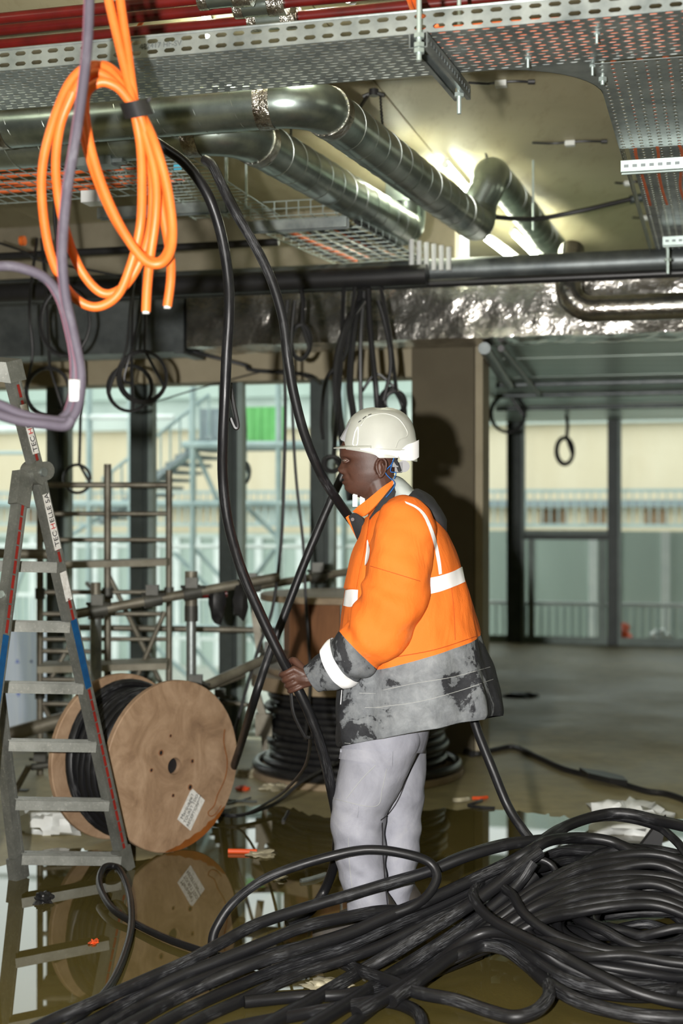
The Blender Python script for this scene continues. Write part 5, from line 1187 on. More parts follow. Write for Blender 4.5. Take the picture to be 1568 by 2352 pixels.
# head: profile rows (py, front px, back px, half width)
rows = [(954, 850, 880, .030), (962, 834, 898, .048), (976, 815, 908, .062), (994, 798, 914, .071), (1014, 787, 918, .077), (1030, 780, 919, .080), (1042, 780, 917, .080), (1050, 781, 915, .079),
        (1058, 787, 912, .078), (1068, 790, 909, .077), (1078, 791, 907, .075), (1088, 790, 905, .073), (1098, 790, 905, .069), (1108, 790, 905, .064), (1118, 792, 907, .058), (1126, 796, 909, .053),
        (1133, 803, 911, .048), (1139, 816, 913, .045), (1146, 832, 916, .046)]
def gs(x, s): return math.exp(-(x/s)**2)
hr = cr(rows, 4); nA = 72; rings = []
for py, fx_, bx_, hw in hr:
    R = []
    for k in range(nA):
        a = 2*pi*k/nA; c_, s_ = cos(a), sin(a)
        y = hw*(abs(s_)**.82)*(1 if s_ > 0 else -1)*(.90-.10*c_)
        x = fx_+(bx_-fx_)*(1-c_)/2
        if c_ > 0:
            ny = max(0, 1-abs(py-1077)/20)            # nose
            nose = 0
            if 1052 < py < 1090: nose = (17*((py-1052)/25)**1.15 if py < 1077 else 17*max(0, (1091-py)/14)**.6)
            x -= nose*gs(y, .0115+.007*max(0, (py-1062)/15))
            x -= 8.0*gs(py-1082, 6)*gs(abs(y)-.017, .010)          # nostril wings
            x -= 6.0*gs(py-1097, 5)*gs(y, .024) + 6.0*gs(py-1108, 4.5)*gs(y, .021)   # lips
            x += 5.0*gs(py-1102.5, 2.4)*gs(y, .026)
            x += 9.0*gs(py-1057, 7)*gs(abs(y)-.034, .014)          # eye sockets
            x -= 2.5*gs(py-1046, 5)*gs(abs(y)-.030, .022)          # brow ridge
            x -= 3.0*gs(py-1072, 8)*gs(abs(y)-.046, .016)          # cheek bones
            x += 5.0*gs(py-1092, 11)*gs(abs(y)-.033-.0005*(py-1090), .0055)   # fold beside the mouth
            x -= 3.0*gs(py-1124, 6)*gs(y, .020)
        R.append(MP(x, py, y))
    rings.append(R)
body.loft(rings)
# ears
for s_ in (-1, 1):
    e0 = s_*.083
    ear = [(872, 1094, .0), (866, 1082, .002), (864, 1068, .004), (868, 1057, .008), (876, 1053, .012), (884, 1057, .015), (887, 1067, .015), (885, 1079, .011), (880, 1089, .006), (874, 1096, .002)]
    body.tube(cr([MP(x, y, e0*.965+s_*z) for x, y, z in ear], 5), .0046, 8)
    body.tube(cr([MP(876, 1084, e0*.97), MP(880, 1074, e0+s_*.006), MP(877, 1063, e0+s_*.005)], 4), .004, 8)
    body.blob(MP(873, 1074, e0*.90), (.018, .010, .030), 10, 8); body.blob(MP(872, 1094, e0*.965), (.007, .006, .008), 8, 6)
# neck, trunk and limbs under the clothes
def limb(pts, n=20):
    c = cr([(p[0], p[1], p[2], p[3]) for p in pts], 6); body.tube([MP(x, y, o) for x, y, o, r in c], [r for *_, r in c], n)
limb([(858, 1085, 0, .060), (872, 1125, 0, .062), (890, 1165, 0, .072), (905, 1200, 0, .085)])
def ell(rws, n=40):
    rr = []
    for py, fx_, bx_, hw in cr(rws, 5):
        rr.append([MP((fx_+bx_)/2-(bx_-fx_)/2*cos(2*pi*k/n), py, hw*sin(2*pi*k/n)) for k in range(n)])
    return rr
body.loft(ell([(1160, 870, 940, .09), (1190, 842, 975, .17), (1260, 835, 1005, .185), (1360, 835, 1010, .17), (1470, 835, 1010, .165), (1580, 832, 995, .16), (1660, 835, 970, .15), (1700, 845, 945, .12)]))
# arms: near (left) arm reaches down to the cable
armN = [(930, 1205, -.19, .062), (918, 1300, -.235, .054), (895, 1400, -.25, .05), (868, 1480, -.245, .047), (800, 1515, -.215, .043), (745, 1545, -.185, .034), (722, 1560, -.175, .028)]
limb(armN)
armF = [(930, 1205, .19, .062), (912, 1300, .235, .054), (890, 1400, .25, .05), (876, 1465, .24, .046), (860, 1490, .19, .042), (845, 1505, .14, .034), (836, 1515, .12, .028)]
limb(armF)
# legs
legN = [(866, 1700, -.08, .085), (848, 1800, -.08, .075), (828, 1900, -.078, .055), (834, 1990, -.078, .050), (844, 2080, -.078, .042), (846, 2125, -.078, .040)]
legF = [(892, 1700, .08, .082), (908, 1800, .075, .07), (914, 1900, .072, .054), (913, 1990, .072, .048), (908, 2080, .072, .042), (906, 2120, .072, .040)]
limb(legN); limb(legF)
# hands: fingers close around the cable
def grip(c0, dirc, rc, wrist, side, toward):
    """side: unit vector from the cable to the knuckles; toward: unit vector to the back of the hand"""
    r_ = rc+.0085; kn = []
    for k in range(4):
        L_ = (.0, .021, .042, .062)[k]; c = c0+dirc*L_; fr = (.0092, .0096, .0092, .008)[k]
        pts = []
        for a, rr in ((52, 1.42), (95, 1.12), (140, 1.04), (185, 1.02), (230, 1.0), (272, 1.0)):
            if k == 3 and a > 240: continue
            d_ = side*cos(radians(a))+toward*sin(radians(a)); pts.append(tuple(c+d_*(r_*rr))+(fr*(1.12 if a < 60 else (1.0 if a < 200 else .88)),))
        cc = cr(pts, 4); body.tube([V(q[:3]) for q in cc], [q[3] for q in cc], 10)
        e = V(pts[-1][:3]); body.blob(e, (fr*.9,)*3, 8, 6)
        kn.append(V(pts[0][:3])); body.blob(kn[-1], (fr*1.22,)*3, 8, 6)
        mid = kn[-1].lerp(wrist, .5)+toward*.006
        q = cr([tuple(kn[-1])+(fr*1.15,), tuple(mid)+(.0135,), tuple(wrist.lerp(kn[-1], .05))+(.017,)], 4); body.tube([V(t[:3]) for t in q], [t[3] for t in q], 10)
    # thumb from the index side of the palm, round the other way
    tb = wrist.lerp(kn[0], .35)-dirc*.012
    q = cr([tuple(tb)+(.0145,), tuple(c0-dirc*.020+side*(r_*1.25)-toward*.008)+(.0125,), tuple(c0-dirc*.016-toward*(r_*1.05)+side*.012)+(.0112,), tuple(c0-dirc*.004-toward*(r_*1.0)-side*.014)+(.0098,)], 5)
    body.tube([V(t[:3]) for t in q], [t[3] for t in q], 10); body.blob(V(q[-1][:3]), (.0095,)*3, 8, 6)
    # palm
    pm = (kn[1]+kn[2])/2
    q = cr([tuple(wrist)+(.024,), tuple(wrist.lerp(pm, .5))+(.025,), tuple(pm.lerp(c0+dirc*.03, .35))+(.02,)], 4); body.tube([V(t[:3]) for t in q], [t[3] for t in q], 12)
    return kn
cA0, cA1 = P(652, 1522, 4.685), P(702, 1622, 4.69); dc = (cA1-cA0).normalized()
wr = MP(722, 1560, -.175)
sideN = V((1, 0, .25)); sideN = (sideN-dc*sideN.dot(dc)).normalized(); tow = dc.cross(sideN); tow = tow if tow.y < 0 else -tow
grip(cA0+dc*.030, dc, .0172, wr, sideN, tow)
wf = MP(836, 1515, .12); body.blob(wf+V((-.03, 0, -.02)), (.05, .035, .045), 12, 8)
for k in range(4):
    q0 = wf+V((-.06, .02-.018*k, -.02)); q = cr([tuple(q0)+(.0095,), tuple(q0+V((-.035, 0, -.012)))+(.009,), tuple(q0+V((-.045, 0, -.04)))+(.0085,), tuple(q0+V((-.025, 0, -.052)))+(.008,)], 4); body.tube([V(t[:3]) for t in q], [t[3] for t in q], 8)
q = cr([tuple(wf+V((-.03, -.035, 0)))+(.012,), tuple(wf+V((-.055, -.05, -.02)))+(.011,), tuple(wf+V((-.065, -.035, -.045)))+(.009,)], 4); body.tube([V(t[:3]) for t in q], [t[3] for t in q], 8)
bodyo = vox(body, .003, 'body', M['skin'], man, 1)
# eyes
M['eye'] = simple('eye_white', lin((120, 104, 94)), None, 0.2); M['iris'] = simple('dark_iris', (0.012, 0.008, 0.006), None, 0.1)
for s_ in (-1, 1):
    b = MB(); c = MP(794, 1057.5, s_*.033); b.blob(c, (.0105, .0125, .0085), 14, 10); e = b.build('eye', M['eye'], man)
    b = MB(); b.blob(c+V((-.0062, -.001*s_*0, 0)), (.0052, .0058, .0058), 12, 8); b.build('iris', M['iris'], e)
    for up_, py in ((1, 1053.5), (-1, 1062)):       # lids
        b = MB(); b.tube(cr([MP(802, 1058, s_*.047), MP(793, py, s_*.045), MP(788, py, s_*.032), MP(790, py+1, s_*.020)], 5), .0034, 8); b.build('eyelid', M['skin'], man)
# ------------------------------------------------------------------ clothes
def fabric_noise(p, amp, sc=(7, 7, 3.2), seed=0):
    q = V((p.x*sc[0], p.y*sc[1], p.z*sc[2]))+V((seed*3.7, seed*1.3, 0))
    return amp*(noise.noise(q)+.55*noise.noise(q*2.2)+.25*noise.noise(q*4.6))
def m_cloth(name, col, col2, dirt=None):
    t = NT(name); v = t.coord('Object', (1, 1, 1)); w = t.n('ShaderNodeTexWave'); 
    n1 = t.noise(5, 5, .6, v); fine = t.noise(300, 2, .5, v)
    c = t.ramp(n1, [(.3, col), (.75, col2)])
    t.set(c, .75, 0, .25); t.bump(t.math('ADD', t.math('MULTIPLY', fine, .12), t.noise(14, 4, .55, t.coord('Object', (1, 1, .5)), .8)), .5, .010); return t
tO = m_cloth('orange_hivis_cloth', (.90, .205, .030), (.84, .170, .020)); M['orange'] = tO.m
def plane_val(t, p, n):                            # signed distance to a plane in object space
    c = t.n('ShaderNodeTexCoord'); s = t.n('ShaderNodeVectorMath', operation='SUBTRACT'); s.inputs[1].default_value = p
    d_ = t.n('ShaderNodeVectorMath', operation='DOT_PRODUCT'); d_.inputs[1].default_value = n
    t.l(c.outputs['Object'], s.inputs[0]); t.l(s.outputs[0], d_.inputs[0]); return d_.outputs['Value']
def two_tone(name, p, n, dirt_amt, dirt_mask=None):
    """orange one side of a plane, charcoal with pale plaster dirt on the other"""
    t = NT(name); v = t.coord('Object'); n1 = t.noise(5, 5, .6, v)
    org = t.ramp(n1, [(.3, (.90, .205, .030)), (.75, (.84, .170, .020))])
    if name.startswith('sleeve'):
        dn = t.noise(7, 5, .6, v); m_ = t.math('MULTIPLY', t.ramp(dn, [(.5, 0), (.6, .35)]), t.ramp(plane_val(t, V(MP(868, 1450, -.3)), V((.35, 0, -.9))), [(-.0, 0), (.05, 1)]))
        org = t.mix(m_, org, (.75, .36, .16))
    big = t.noise(4.2, 6, .62, v, .9); sm = t.noise(24, 5, .7, v, .4)
    dm = t.math('ADD', big, t.math('MULTIPLY', t.math('SUBTRACT', sm, .5), .16))
    if dirt_mask is not None: dm = t.math('ADD', dm, dirt_mask(t))
    f = t.ramp(dm, [(.50, 0), (.525, .62), (.66, .85), (.8, 1)])
    blk = t.mix(t.math('MULTIPLY', f, dirt_amt), t.ramp(sm, [(.3, lin((40, 41, 44))), (.7, lin((56, 57, 60)))]), t.ramp(sm, [(.3, lin((120, 124, 128))), (.75, lin((152, 156, 158)))]))
    side = t.math('GREATER_THAN', plane_val(t, p, n), 0.0)
    t.set(t.mix(side, org, blk), .75, 0, .2)
    fine = t.noise(260, 2, .5, v)
    t.bump(t.math('ADD', t.math('MULTIPLY', fine, .12), t.noise(12, 4, .55, t.coord('Object', (1, 1, .45)), .9)), .5, .010); return t.m
pa, pb = MP(830, 1530), MP(1105, 1456); nn_ = V((pb-pa)).cross(V((0, 1, 0))).normalized(); nn_ = nn_ if nn_.z < 0 else -nn_
def coat_mask(t):                                 # more plaster dust over the middle of the back panel
    c = t.n('ShaderNodeTexCoord'); sp_ = t.n('ShaderNodeSeparateXYZ'); t.l(c.outputs['Object'], sp_.inputs[0])
    x0 = MP(955, 0).x
    dx = t.math('ABSOLUTE', t.math('SUBTRACT', sp_.outputs[0], x0)); dx = t.math('SUBTRACT', .21, t.math('MULTIPLY', dx, 1.25))
    return dx
M['coat'] = two_tone('coat_cloth', pa, nn_, .95, coat_mask)
# (front px, front py, back px, back py, half depth)
crow = [(772, 1716, 1150, 1644, .262), (768, 1690, 1151, 1632, .268), (770, 1630, 1143, 1592, .266), (774, 1560, 1130, 1545, .262), (779, 1490, 1115, 1492, .258), (785, 1420, 1097, 1425, .254), (790, 1370, 1082, 1372, .25), (797, 1320, 1065, 1322, .246),
        (808, 1278, 1049, 1272, .24), (822, 1245, 1030, 1232, .228), (832, 1210, 1012, 1198, .205), (846, 1180, 994, 1172, .165), (862, 1160, 972, 1150, .115), (872, 1146, 950, 1136, .075)]
def coat_pt(row, a, infl=0.0):
    fx_, fy_, bx_, by_, hw = row; c_, s_ = cos(a), sin(a)
    k = (1-c_)/2; x = fx_+(bx_-fx_)*k; y = fy_+(by_-fy_)*k
    ss = (abs(s_)**.78)*(1 if s_ > 0 else -1)
    p = MP(x, y, hw*ss); n_ = V((-c_, ss, 0)).normalized()
    depth = max(0, min(1, (fy_-1180)/350))
    w = fabric_noise(p, .012*depth+.004)+.004*depth*noise.noise(V((p.x*16+p.z*9, p.y*10, p.z*9-p.x*6)))
    w += .010*depth*sin(a*9+3*noise.noise(V((p.z*2, a, 0))))*max(0, min(1, (fy_-1380)/300))
    return p+n_*(w+infl)
nC = 120
cr_rows = cr(crow, 8)
def coat_rings(infl=0, rows_=None): return [[coat_pt(r, 2*pi*k/nC, infl) for k in range(nC)] for r in (rows_ or cr_rows)]
b = MB(); outer = coat_rings(); hem_in = [[q+V((-.0, 0, .0)) for q in coat_rings(-.006, cr_rows[:6])[i]] for i in range(5, -1, -1)]
b.loft(hem_in+outer, True, True)
coat = b.build('jacket', M['coat'], man, 0); coat.data.shade_smooth()
# hem band stitched at the bottom
# sleeves
def sleeve(path, name, mat, infl=0.0, t0=0.0, t1=1.0, n=48, seed=0, cap=True):
    c = cr(path, 12); N = len(c); i0, i1 = int(t0*(N-1)), int(t1*(N-1)); c = c[i0:i1+1]
    pts = [MP(x, y, o) for x, y, o, r in c]; rings = []
    ref = V((0, 1, 0))
    for i, p in enumerate(pts):
        t = (pts[min(i+1, len(pts)-1)]-pts[max(i-1, 0)]).normalized(); x = ref-t*ref.dot(t); x.normalize(); y = t.cross(x); R = []
        for k in range(n):
            a = 2*pi*k/n; d_ = x*cos(a)*.92+y*sin(a); q = p+d_*c[i][3]
            g = (i0+i)/N; w = fabric_noise(q, .012, (8, 8, 5), seed+3)+.003*noise.noise(V((q.x*24, q.y*14, q.z*24)))+.007*sin(g*52+3*cos(a)+2*noise.noise(V((a, g*4, seed))))*max(0, sin(pi*min(1, max(0, (g-.25)/.6))))
            R.append(q+d_.normalized()*(w+infl))
        rings.append(R)
    b = MB(); b.loft(rings, cap, cap); o = b.build(name, mat, man, 0); o.data.shade_smooth(); return o
slN = [(940, 1172, -.10, .060), (932, 1200, -.165, .092), (927, 1245, -.195, .106), (919, 1300, -.222, .110), (907, 1370, -.235, .106), (878, 1432, -.25, .102), (846, 1476, -.24, .090), (803, 1508, -.22, .082), (765, 1532, -.2, .074), (738, 1547, -.185, .060), (717, 1560, -.177, .050)]
slF = [(940, 1172, .10, .060), (932, 1200, .165, .092), (925, 1245, .205, .108), (912, 1300, .235, .108), (900, 1370, .25, .104), (886, 1430, .245, .10), (878, 1462, .24, .092), (864, 1485, .20, .075), (850, 1502, .15, .058), (842, 1510, .13, .048)]
e1, e2_ = MP(776, 1447, -.24), MP(856, 1527, -.24); nS = V(e2_-e1).cross(V((0, 1, 0))).normalized(); nS = nS if nS.x < 0 else -nS
M['sleeve'] = two_tone('sleeve_cloth', e1, nS, .8)
M['sleeve_far'] = two_tone('sleeve_far_cloth', MP(850, 1500, .2), V((-.7, 0, -.7)), .8)
sl = sleeve(slN, 'sleeve', M['sleeve'], seed=1); sleeve(slF, 'sleeve', M['sleeve_far'], seed=2)
def m_tape():
    t = NT('silver_reflective_tape'); v = t.coord('Object'); n1 = t.noise(20, 5, .7, v); n2 = t.noise(90, 3, .6, v)
    f = t.ramp(t.math('ADD', t.math('MULTIPLY', n1, .75), t.math('MULTIPLY', n2, .25)), [(.60, 0), (.70, .8)])
    t.set(t.mix(t.math('MULTIPLY', f, .35), (.93, .93, .93), (.25, .24, .24)), .35, 0, .6); t.bump(n1, .1, .003); return t.m
M['silver'] = m_tape()
M['silver_clean'] = simple('clean_reflective_tape', (.95, .95, .95), (.9, .9, .9), .35)
sleeve(slN, 'reflective_cuff_band', M['silver'], .004, .735, .80, seed=1, cap=False)
sleeve(slF, 'reflective_cuff_band', M['silver'], .004, .80, .86, seed=2, cap=False)
# tapes laid on the jacket by casting onto its surface
def bvh(o):
    me = o.data; mw = o.matrix_world; bpy.context.view_layer.update(); mw = o.matrix_world
    return BVHTree.FromPolygons([mw @ v_.co for v_ in me.vertices], [list(p.vertices) for p in me.polygons])
def laid(trees, left, right, name, mat, n=24, m=6, lift=.0035, parent=None, th=.0015, side=-1):
    """strip between two pixel polylines, dropped from the viewer's side onto the cloth"""
    A = cr([(x, y) for x, y in left], 8); Bq = cr([(x, y) for x, y in right], 8); n = min(len(A), len(Bq)); A = [A[int(i*(len(A)-1)/(n-1))] for i in range(n)]; Bq = [Bq[int(i*(len(Bq)-1)/(n-1))] for i in range(n)]
    G = []; 
    for i in range(n):
        row_ = []
        for j in range(m+1):
            x = A[i][0]+(Bq[i][0]-A[i][0])*j/m; y = A[i][1]+(Bq[i][1]-A[i][1])*j/m
            q = MP(x, y, 0); o_ = V((q.x, D0+side*1.2, q.z)) if False else None
            ray = (MP(x, y, 0)-V((0, 0, CAMH))).normalized()*(1 if side < 0 else -1); org_ = V((0, 0, CAMH)) if side < 0 else MP(x, y, .9)
            best = None
            for tr_ in trees:
                h = tr_.ray_cast(org_, ray)
                if h[0] is not None and (best is None or h[3] < best[1]): best = (h[0]+h[1]*lift*(1 if h[1].dot(ray) < 0 else -1), h[3])
            row_.append(best[0] if best else None)
        G.append(row_)
    good = [p for r_ in G for p in r_ if p is not None]
    if not good: return None
    for r_ in G:
        for j in range(m+1):
            if r_[j] is None:
                c_ = [q for q in r_ if q is not None] or good; r_[j] = c_[0].copy()
    b = MB(); vs = [p for r_ in G for p in r_]; fs = [(i*(m+1)+j, i*(m+1)+j+1, (i+1)*(m+1)+j+1, (i+1)*(m+1)+j) for i in range(n-1) for j in range(m)]
    b.add(vs, fs); o = b.build(name, mat, parent or man, 0); o.data.shade_smooth(); return o
tc, tsl = bvh(coat), bvh(sl)
laid([tc], [(983, 1328), (1010, 1322), (1040, 1312), (1059, 1302)], [(987, 1364), (1012, 1358), (1045, 1346), (1066, 1337)], 'reflective_back_band', M['silver_clean'])
laid([tc], [(795, 1356), (808, 1354), (824, 1355)], [(790, 1391), (806, 1394), (822, 1388)], 'reflective_chest_band', M['silver_clean'])
laid([tc, tsl], [(929, 1153), (955, 1164), (975, 1182), (990, 1212), (1002, 1250), (1010, 1290), (1013, 1318)], [(932, 1158), (955, 1170), (970, 1187), (983, 1215), (994, 1252), (1002, 1292), (1006, 1320)], 'reflective_shoulder_strip', M['silver_clean'])
laid([tc, tsl], [(846, 1240), (851, 1262), (848, 1285), (841, 1300)], [(844, 1243), (843, 1262), (840, 1282), (839, 1298)], 'reflective_front_strip', M['silver_clean'], m=3)
# seams and stitching on the jacket
M['stitch'] = simple('pale_stitching', lin((170, 172, 170)), None, .7); M['seam_o'] = simple('dark_orange_seam', lin((196, 84, 24)), None, .8)
def seam(trees, pts, name, mat, r=.0011, dash=False):
    p3 = []
    for x, y in cr(pts, 10):
        ray = (MP(x, y)-V((0, 0, CAMH))).normalized(); best = None
        for tr_ in trees:
            h = tr_.ray_cast(V((0, 0, CAMH)), ray)
            if h[0] is not None and (best is None or h[3] < best[1]): best = (h[0]-ray*.0012, h[3])
        if best and (not p3 or (best[0]-p3[-1]).length < .08): p3.append(best[0])
    if len(p3) > 1: b = MB(); b.tube(p3, r, 5); return b.build(name, mat, man)
seam([tc], [(880, 1585), (950, 1570), (1040, 1555), (1125, 1532)], 'stitching', M['stitch'])
seam([tc], [(860, 1625), (960, 1612), (1060, 1585), (1132, 1560)], 'stitching', M['stitch'])
seam([tc], [(825, 1592), (862, 1593)], 'pocket_stitching', M['stitch']); seam([tc], [(838, 1625), (880, 1626)], 'pocket_stitching', M['stitch'])
seam([tc], [(785, 1585), (782, 1618)], 'pocket_piping', M['silver_clean'], .0016)
seam([tc], [(1036, 1345), (1042, 1400), (1045, 1470)], 'back_seam', M['seam_o']); seam([tc], [(978, 1300), (984, 1340), (986, 1372)], 'armhole_seam', M['seam_o'])
seam([tc], [(835, 1528), (900, 1511), (1000, 1492), (1104, 1458)], 'waist_seam', M['seam_o'], .0015)
seam([tc], [(780, 1706), (900, 1712), (1000, 1690), (1100, 1655), (1150, 1632)], 'hem_stitching', M['stitch'], .001)
seam([tsl], [(850, 1300), (900, 1315), (965, 1335)], 'sleeve_seam', M['seam_o'])
# front placket with press studs
M['stud'] = simple('dark_press_stud', lin((58, 40, 36)), None, .5, 0)
for x, y in ((843, 1209), (827, 1259), (804, 1327)):
    ray = (MP(x, y)-V((0, 0, CAMH))).normalized(); h = tc.ray_cast(V((0, 0, CAMH)), ray)
    if h[0] is not None: b = MB(); b.cyl(h[0]-h[1]*.001, h[0]+h[1]*.004, .0075, 14); b.build('press_stud', M['stud'], man)
laid([tc], [(838, 1188), (832, 1225), (812, 1270), (800, 1320), (793, 1352)], [(852, 1190), (846, 1232), (838, 1275), (829, 1310), (822, 1352)], 'front_placket', M['orange'], m=4, lift=.007)
# collar, hood
M['lining'] = simple('grey_hood_lining', lin((186, 194, 190)), lin((160, 168, 166)), .8, 0, 9, .15, bscale=20)
M['charcoal'] = simple('charcoal_cloth', lin((48, 49, 52)), lin((36, 37, 40)), .8, 0, 12, .15, bscale=30)
def ribbon(A, Bq, th, name, mat, n=8):
    A = cr(A, n); Bq = cr(Bq, n); rings = []
    for i in range(len(A)):
        a, c = MP(*A[i]), MP(*Bq[i]); t = (MP(*A[min(i+1, len(A)-1)])-MP(*A[max(i-1, 0)])).normalized(); w = (c-a); nn = t.cross(w).normalized()*th
        R = []
        for k in range(5): R.append(a.lerp(c, k/4)+nn*(1+.25*sin(pi*k/4)))
        for k in range(4, -1, -1): R.append(a.lerp(c, k/4)-nn)
        rings.append(R)
    b = MB(); b.loft(rings); return b.build(name, mat, man, 60)
for s_ in (1, -1):
    ribbon([(903, 1102, -.052*s_), (880, 1118, -.080*s_), (850, 1143, -.086*s_), (824, 1163, -.066*s_), (811, 1174, -.040*s_)], [(906, 1112, -.054*s_), (886, 1136, -.092*s_), (862, 1163, -.102*s_), (840, 1183, -.088*s_), (832, 1186, -.062*s_)], .004, 'collar', M['orange'])
    ribbon([(907, 1108, -.060*s_), (892, 1128, -.088*s_), (872, 1155, -.100*s_), (850, 1190, -.098*s_)], [(912, 1120, -.07*s_), (900, 1150, -.105*s_), (882, 1178, -.12*s_), (856, 1212, -.118*s_)], .005, 'collar_facing', M['charcoal'])
    ribbon([(802, 1186, -.030*s_), (816, 1178, -.052*s_), (834, 1190, -.075*s_)], [(822, 1240, -.035*s_), (834, 1236, -.075*s_), (850, 1225, -.10*s_)], .005, 'collar_facing', M['charcoal'])
    ribbon([(795, 1188, -.022*s_), (808, 1212, -.022*s_), (822, 1240, -.022*s_)], [(800, 1184, -.03*s_), (812, 1206, -.032*s_), (825, 1232, -.034*s_)], .004, 'lapel_edge', M['orange'])
b = MB(); p = MP(810, 1193, -.052); b.cyl(p, p+V((-.001, -.012, 0)), .006, 12); b.build('press_stud', M['stud'], man)
rings = []                                       # hood thrown back: grey lining roll and charcoal bag
for x, yt, yb, hw in cr([(893, 1107, 1130, .040), (903, 1093, 1155, .075), (916, 1094, 1168, .098), (932, 1106, 1168, .108), (948, 1122, 1164, .108), (962, 1136, 1160, .09)], 5):
    R = []
    for k in range(40):
        a = 2*pi*k/40; c_, s2q = cos(a), sin(a); q = MP(x+6*s2q*0, (yt+yb)/2-(yb-yt)/2*c_, hw*s2q); R.append(q+V((0, s2q, c_))*fabric_noise(q, .005, (14, 14, 14)))
    rings.append(R)
b = MB(); b.loft(rings); b.build('hood_lining', M['lining'], man, 0).data.shade_smooth()
rings = []
for x, yt, yb, hw in cr([(866, 1160, 1185, .10), (884, 1150, 1182, .135), (908, 1150, 1178, .150), (930, 1141, 1176, .150), (945, 1127, 1178, .148), (962, 1124, 1184, .142), (985, 1138, 1200, .132), (1005, 1158, 1216, .116), (1019, 1180, 1224, .09), (1026, 1196, 1222, .05)], 5):
    R = []
    for k in range(48):
        a = 2*pi*k/48; c_, s2q = cos(a), sin(a); q = MP(x, (yt+yb)/2-(yb-yt)/2*c_, hw*(abs(s2q)**.85)*(1 if s2q > 0 else -1)); R.append(q+V((0, s2q, c_))*fabric_noise(q, .007, (12, 12, 12), 4))
    rings.append(R)
b = MB(); b.loft(rings); b.build('hood', M['charcoal'], man, 0).data.shade_smooth()
# trousers
def m_trouser():
    t = NT('pale_grey_work_cloth'); v = t.coord('Object'); n1 = t.noise(6, 6, .65, v, .6); n2 = t.noise(22, 5, .7, v)
    c = t.ramp(n1, [(.3, lin((132, 133, 142))), (.55, lin((152, 153, 162))), (.78, lin((168, 168, 172)))])
    t.set(t.mix(t.ramp(n2, [(.6, 0), (.75, .35)]), c, lin((128, 128, 136))), .8, 0, .2); t.bump(t.math('ADD', t.noise(9, 4, .6, t.coord('Object', (1, 1, .7)), 1.2), t.math('MULTIPLY', t.noise(260, 2, .5, v), .1)), .4, .008); return t.m
M['trouser'] = m_trouser(); M['leg_gap_shade'] = simple('dark_leg_gap', lin((40, 38, 42)), None, .8)
def leg(rws, off, name, seed):
    rings = []
    for py, xl, xr, hw in cr(rws, 7):
        R = []
        for k in range(56):
            a = 2*pi*k/56; c_, s2q = cos(a), sin(a); q = MP((xl+xr)/2-(xr-xl)/2*c_, py, off+hw*s2q)
            f = max(0, min(1, (py-1760)/150)); w = fabric_noise(q, .005, (9, 9, 9), seed)+.0032*f*sin(py*.095+2.5*c_+seed+2*noise.noise(V((a, py*.02, seed))))
            R.append(q+V((-c_, s2q, 0))*w)
        rings.append(R)
    b = MB(); b.loft(rings); o = b.build(name, M['trouser'], man, 0); o.data.shade_smooth(); return o
lgN = leg([(1655, 792, 960, .12), (1700, 786, 968, .125), (1740, 780, 955, .125), (1800, 770, 926, .12), (1850, 762, 902, .115), (1880, 760, 886, .11), (1930, 762, 884, .105), (1990, 770, 886, .10), (2040, 786, 890, .095), (2080, 797, 893, .09), (2110, 802, 896, .088)], -.075, 'trouser_leg', 1)
lgF = leg([(1655, 800, 972, .12), (1700, 800, 978, .125), (1760, 810, 979, .125), (1820, 835, 974, .12), (1880, 858, 968, .11), (1940, 866, 964, .105), (2000, 868, 958, .10), (2050, 870, 948, .095), (2080, 872, 942, .09), (2100, 872, 940, .088)], .07, 'trouser_leg', 5)
b = MB(); b.loft(ell([(1640, 800, 990, .17), (1690, 790, 985, .19), (1730, 800, 975, .17)])); b.build('trouser_seat', M['trouser'], man, 0).data.shade_smooth()
tl_, tf_ = bvh(lgN), bvh(lgF)
laid([tl_], [(782, 1720), (820, 1721), (860, 1723), (900, 1725)], [(778, 1742), (820, 1748), (860, 1754), (898, 1758)], 'pocket_flap', M['trouser'], lift=.008, m=5)
seam([tl_], [(862, 1758), (830, 1790), (795, 1835)], 'pocket_edge', M['stitch']); seam([tl_], [(888, 1765), (878, 1810), (862, 1852), (780, 1838), (764, 1832)], 'pocket_edge', M['stitch'])
seam([tl_, tf_], [(968, 1720), (940, 1775), (915, 1835), (893, 1868), (874, 1884)], 'leg_gap_shadow', M['leg_gap_shade'], .0022)  # dark lines paint the shade in the gap between the two legs
seam([tl_, tf_], [(877, 1890), (878, 1935), (880, 1980), (884, 2030), (889, 2078)], 'leg_gap_shadow', M['leg_gap_shade'], .0024)
laid([tl_], [(812, 1850), (811, 1875)], [(824, 1852), (822, 1876)], 'trouser_tab', M['trouser'], lift=.006, m=3)
seam([tl_], [(800, 1925), (802, 1980), (812, 2070)], 'knee_seam', M['stitch'])
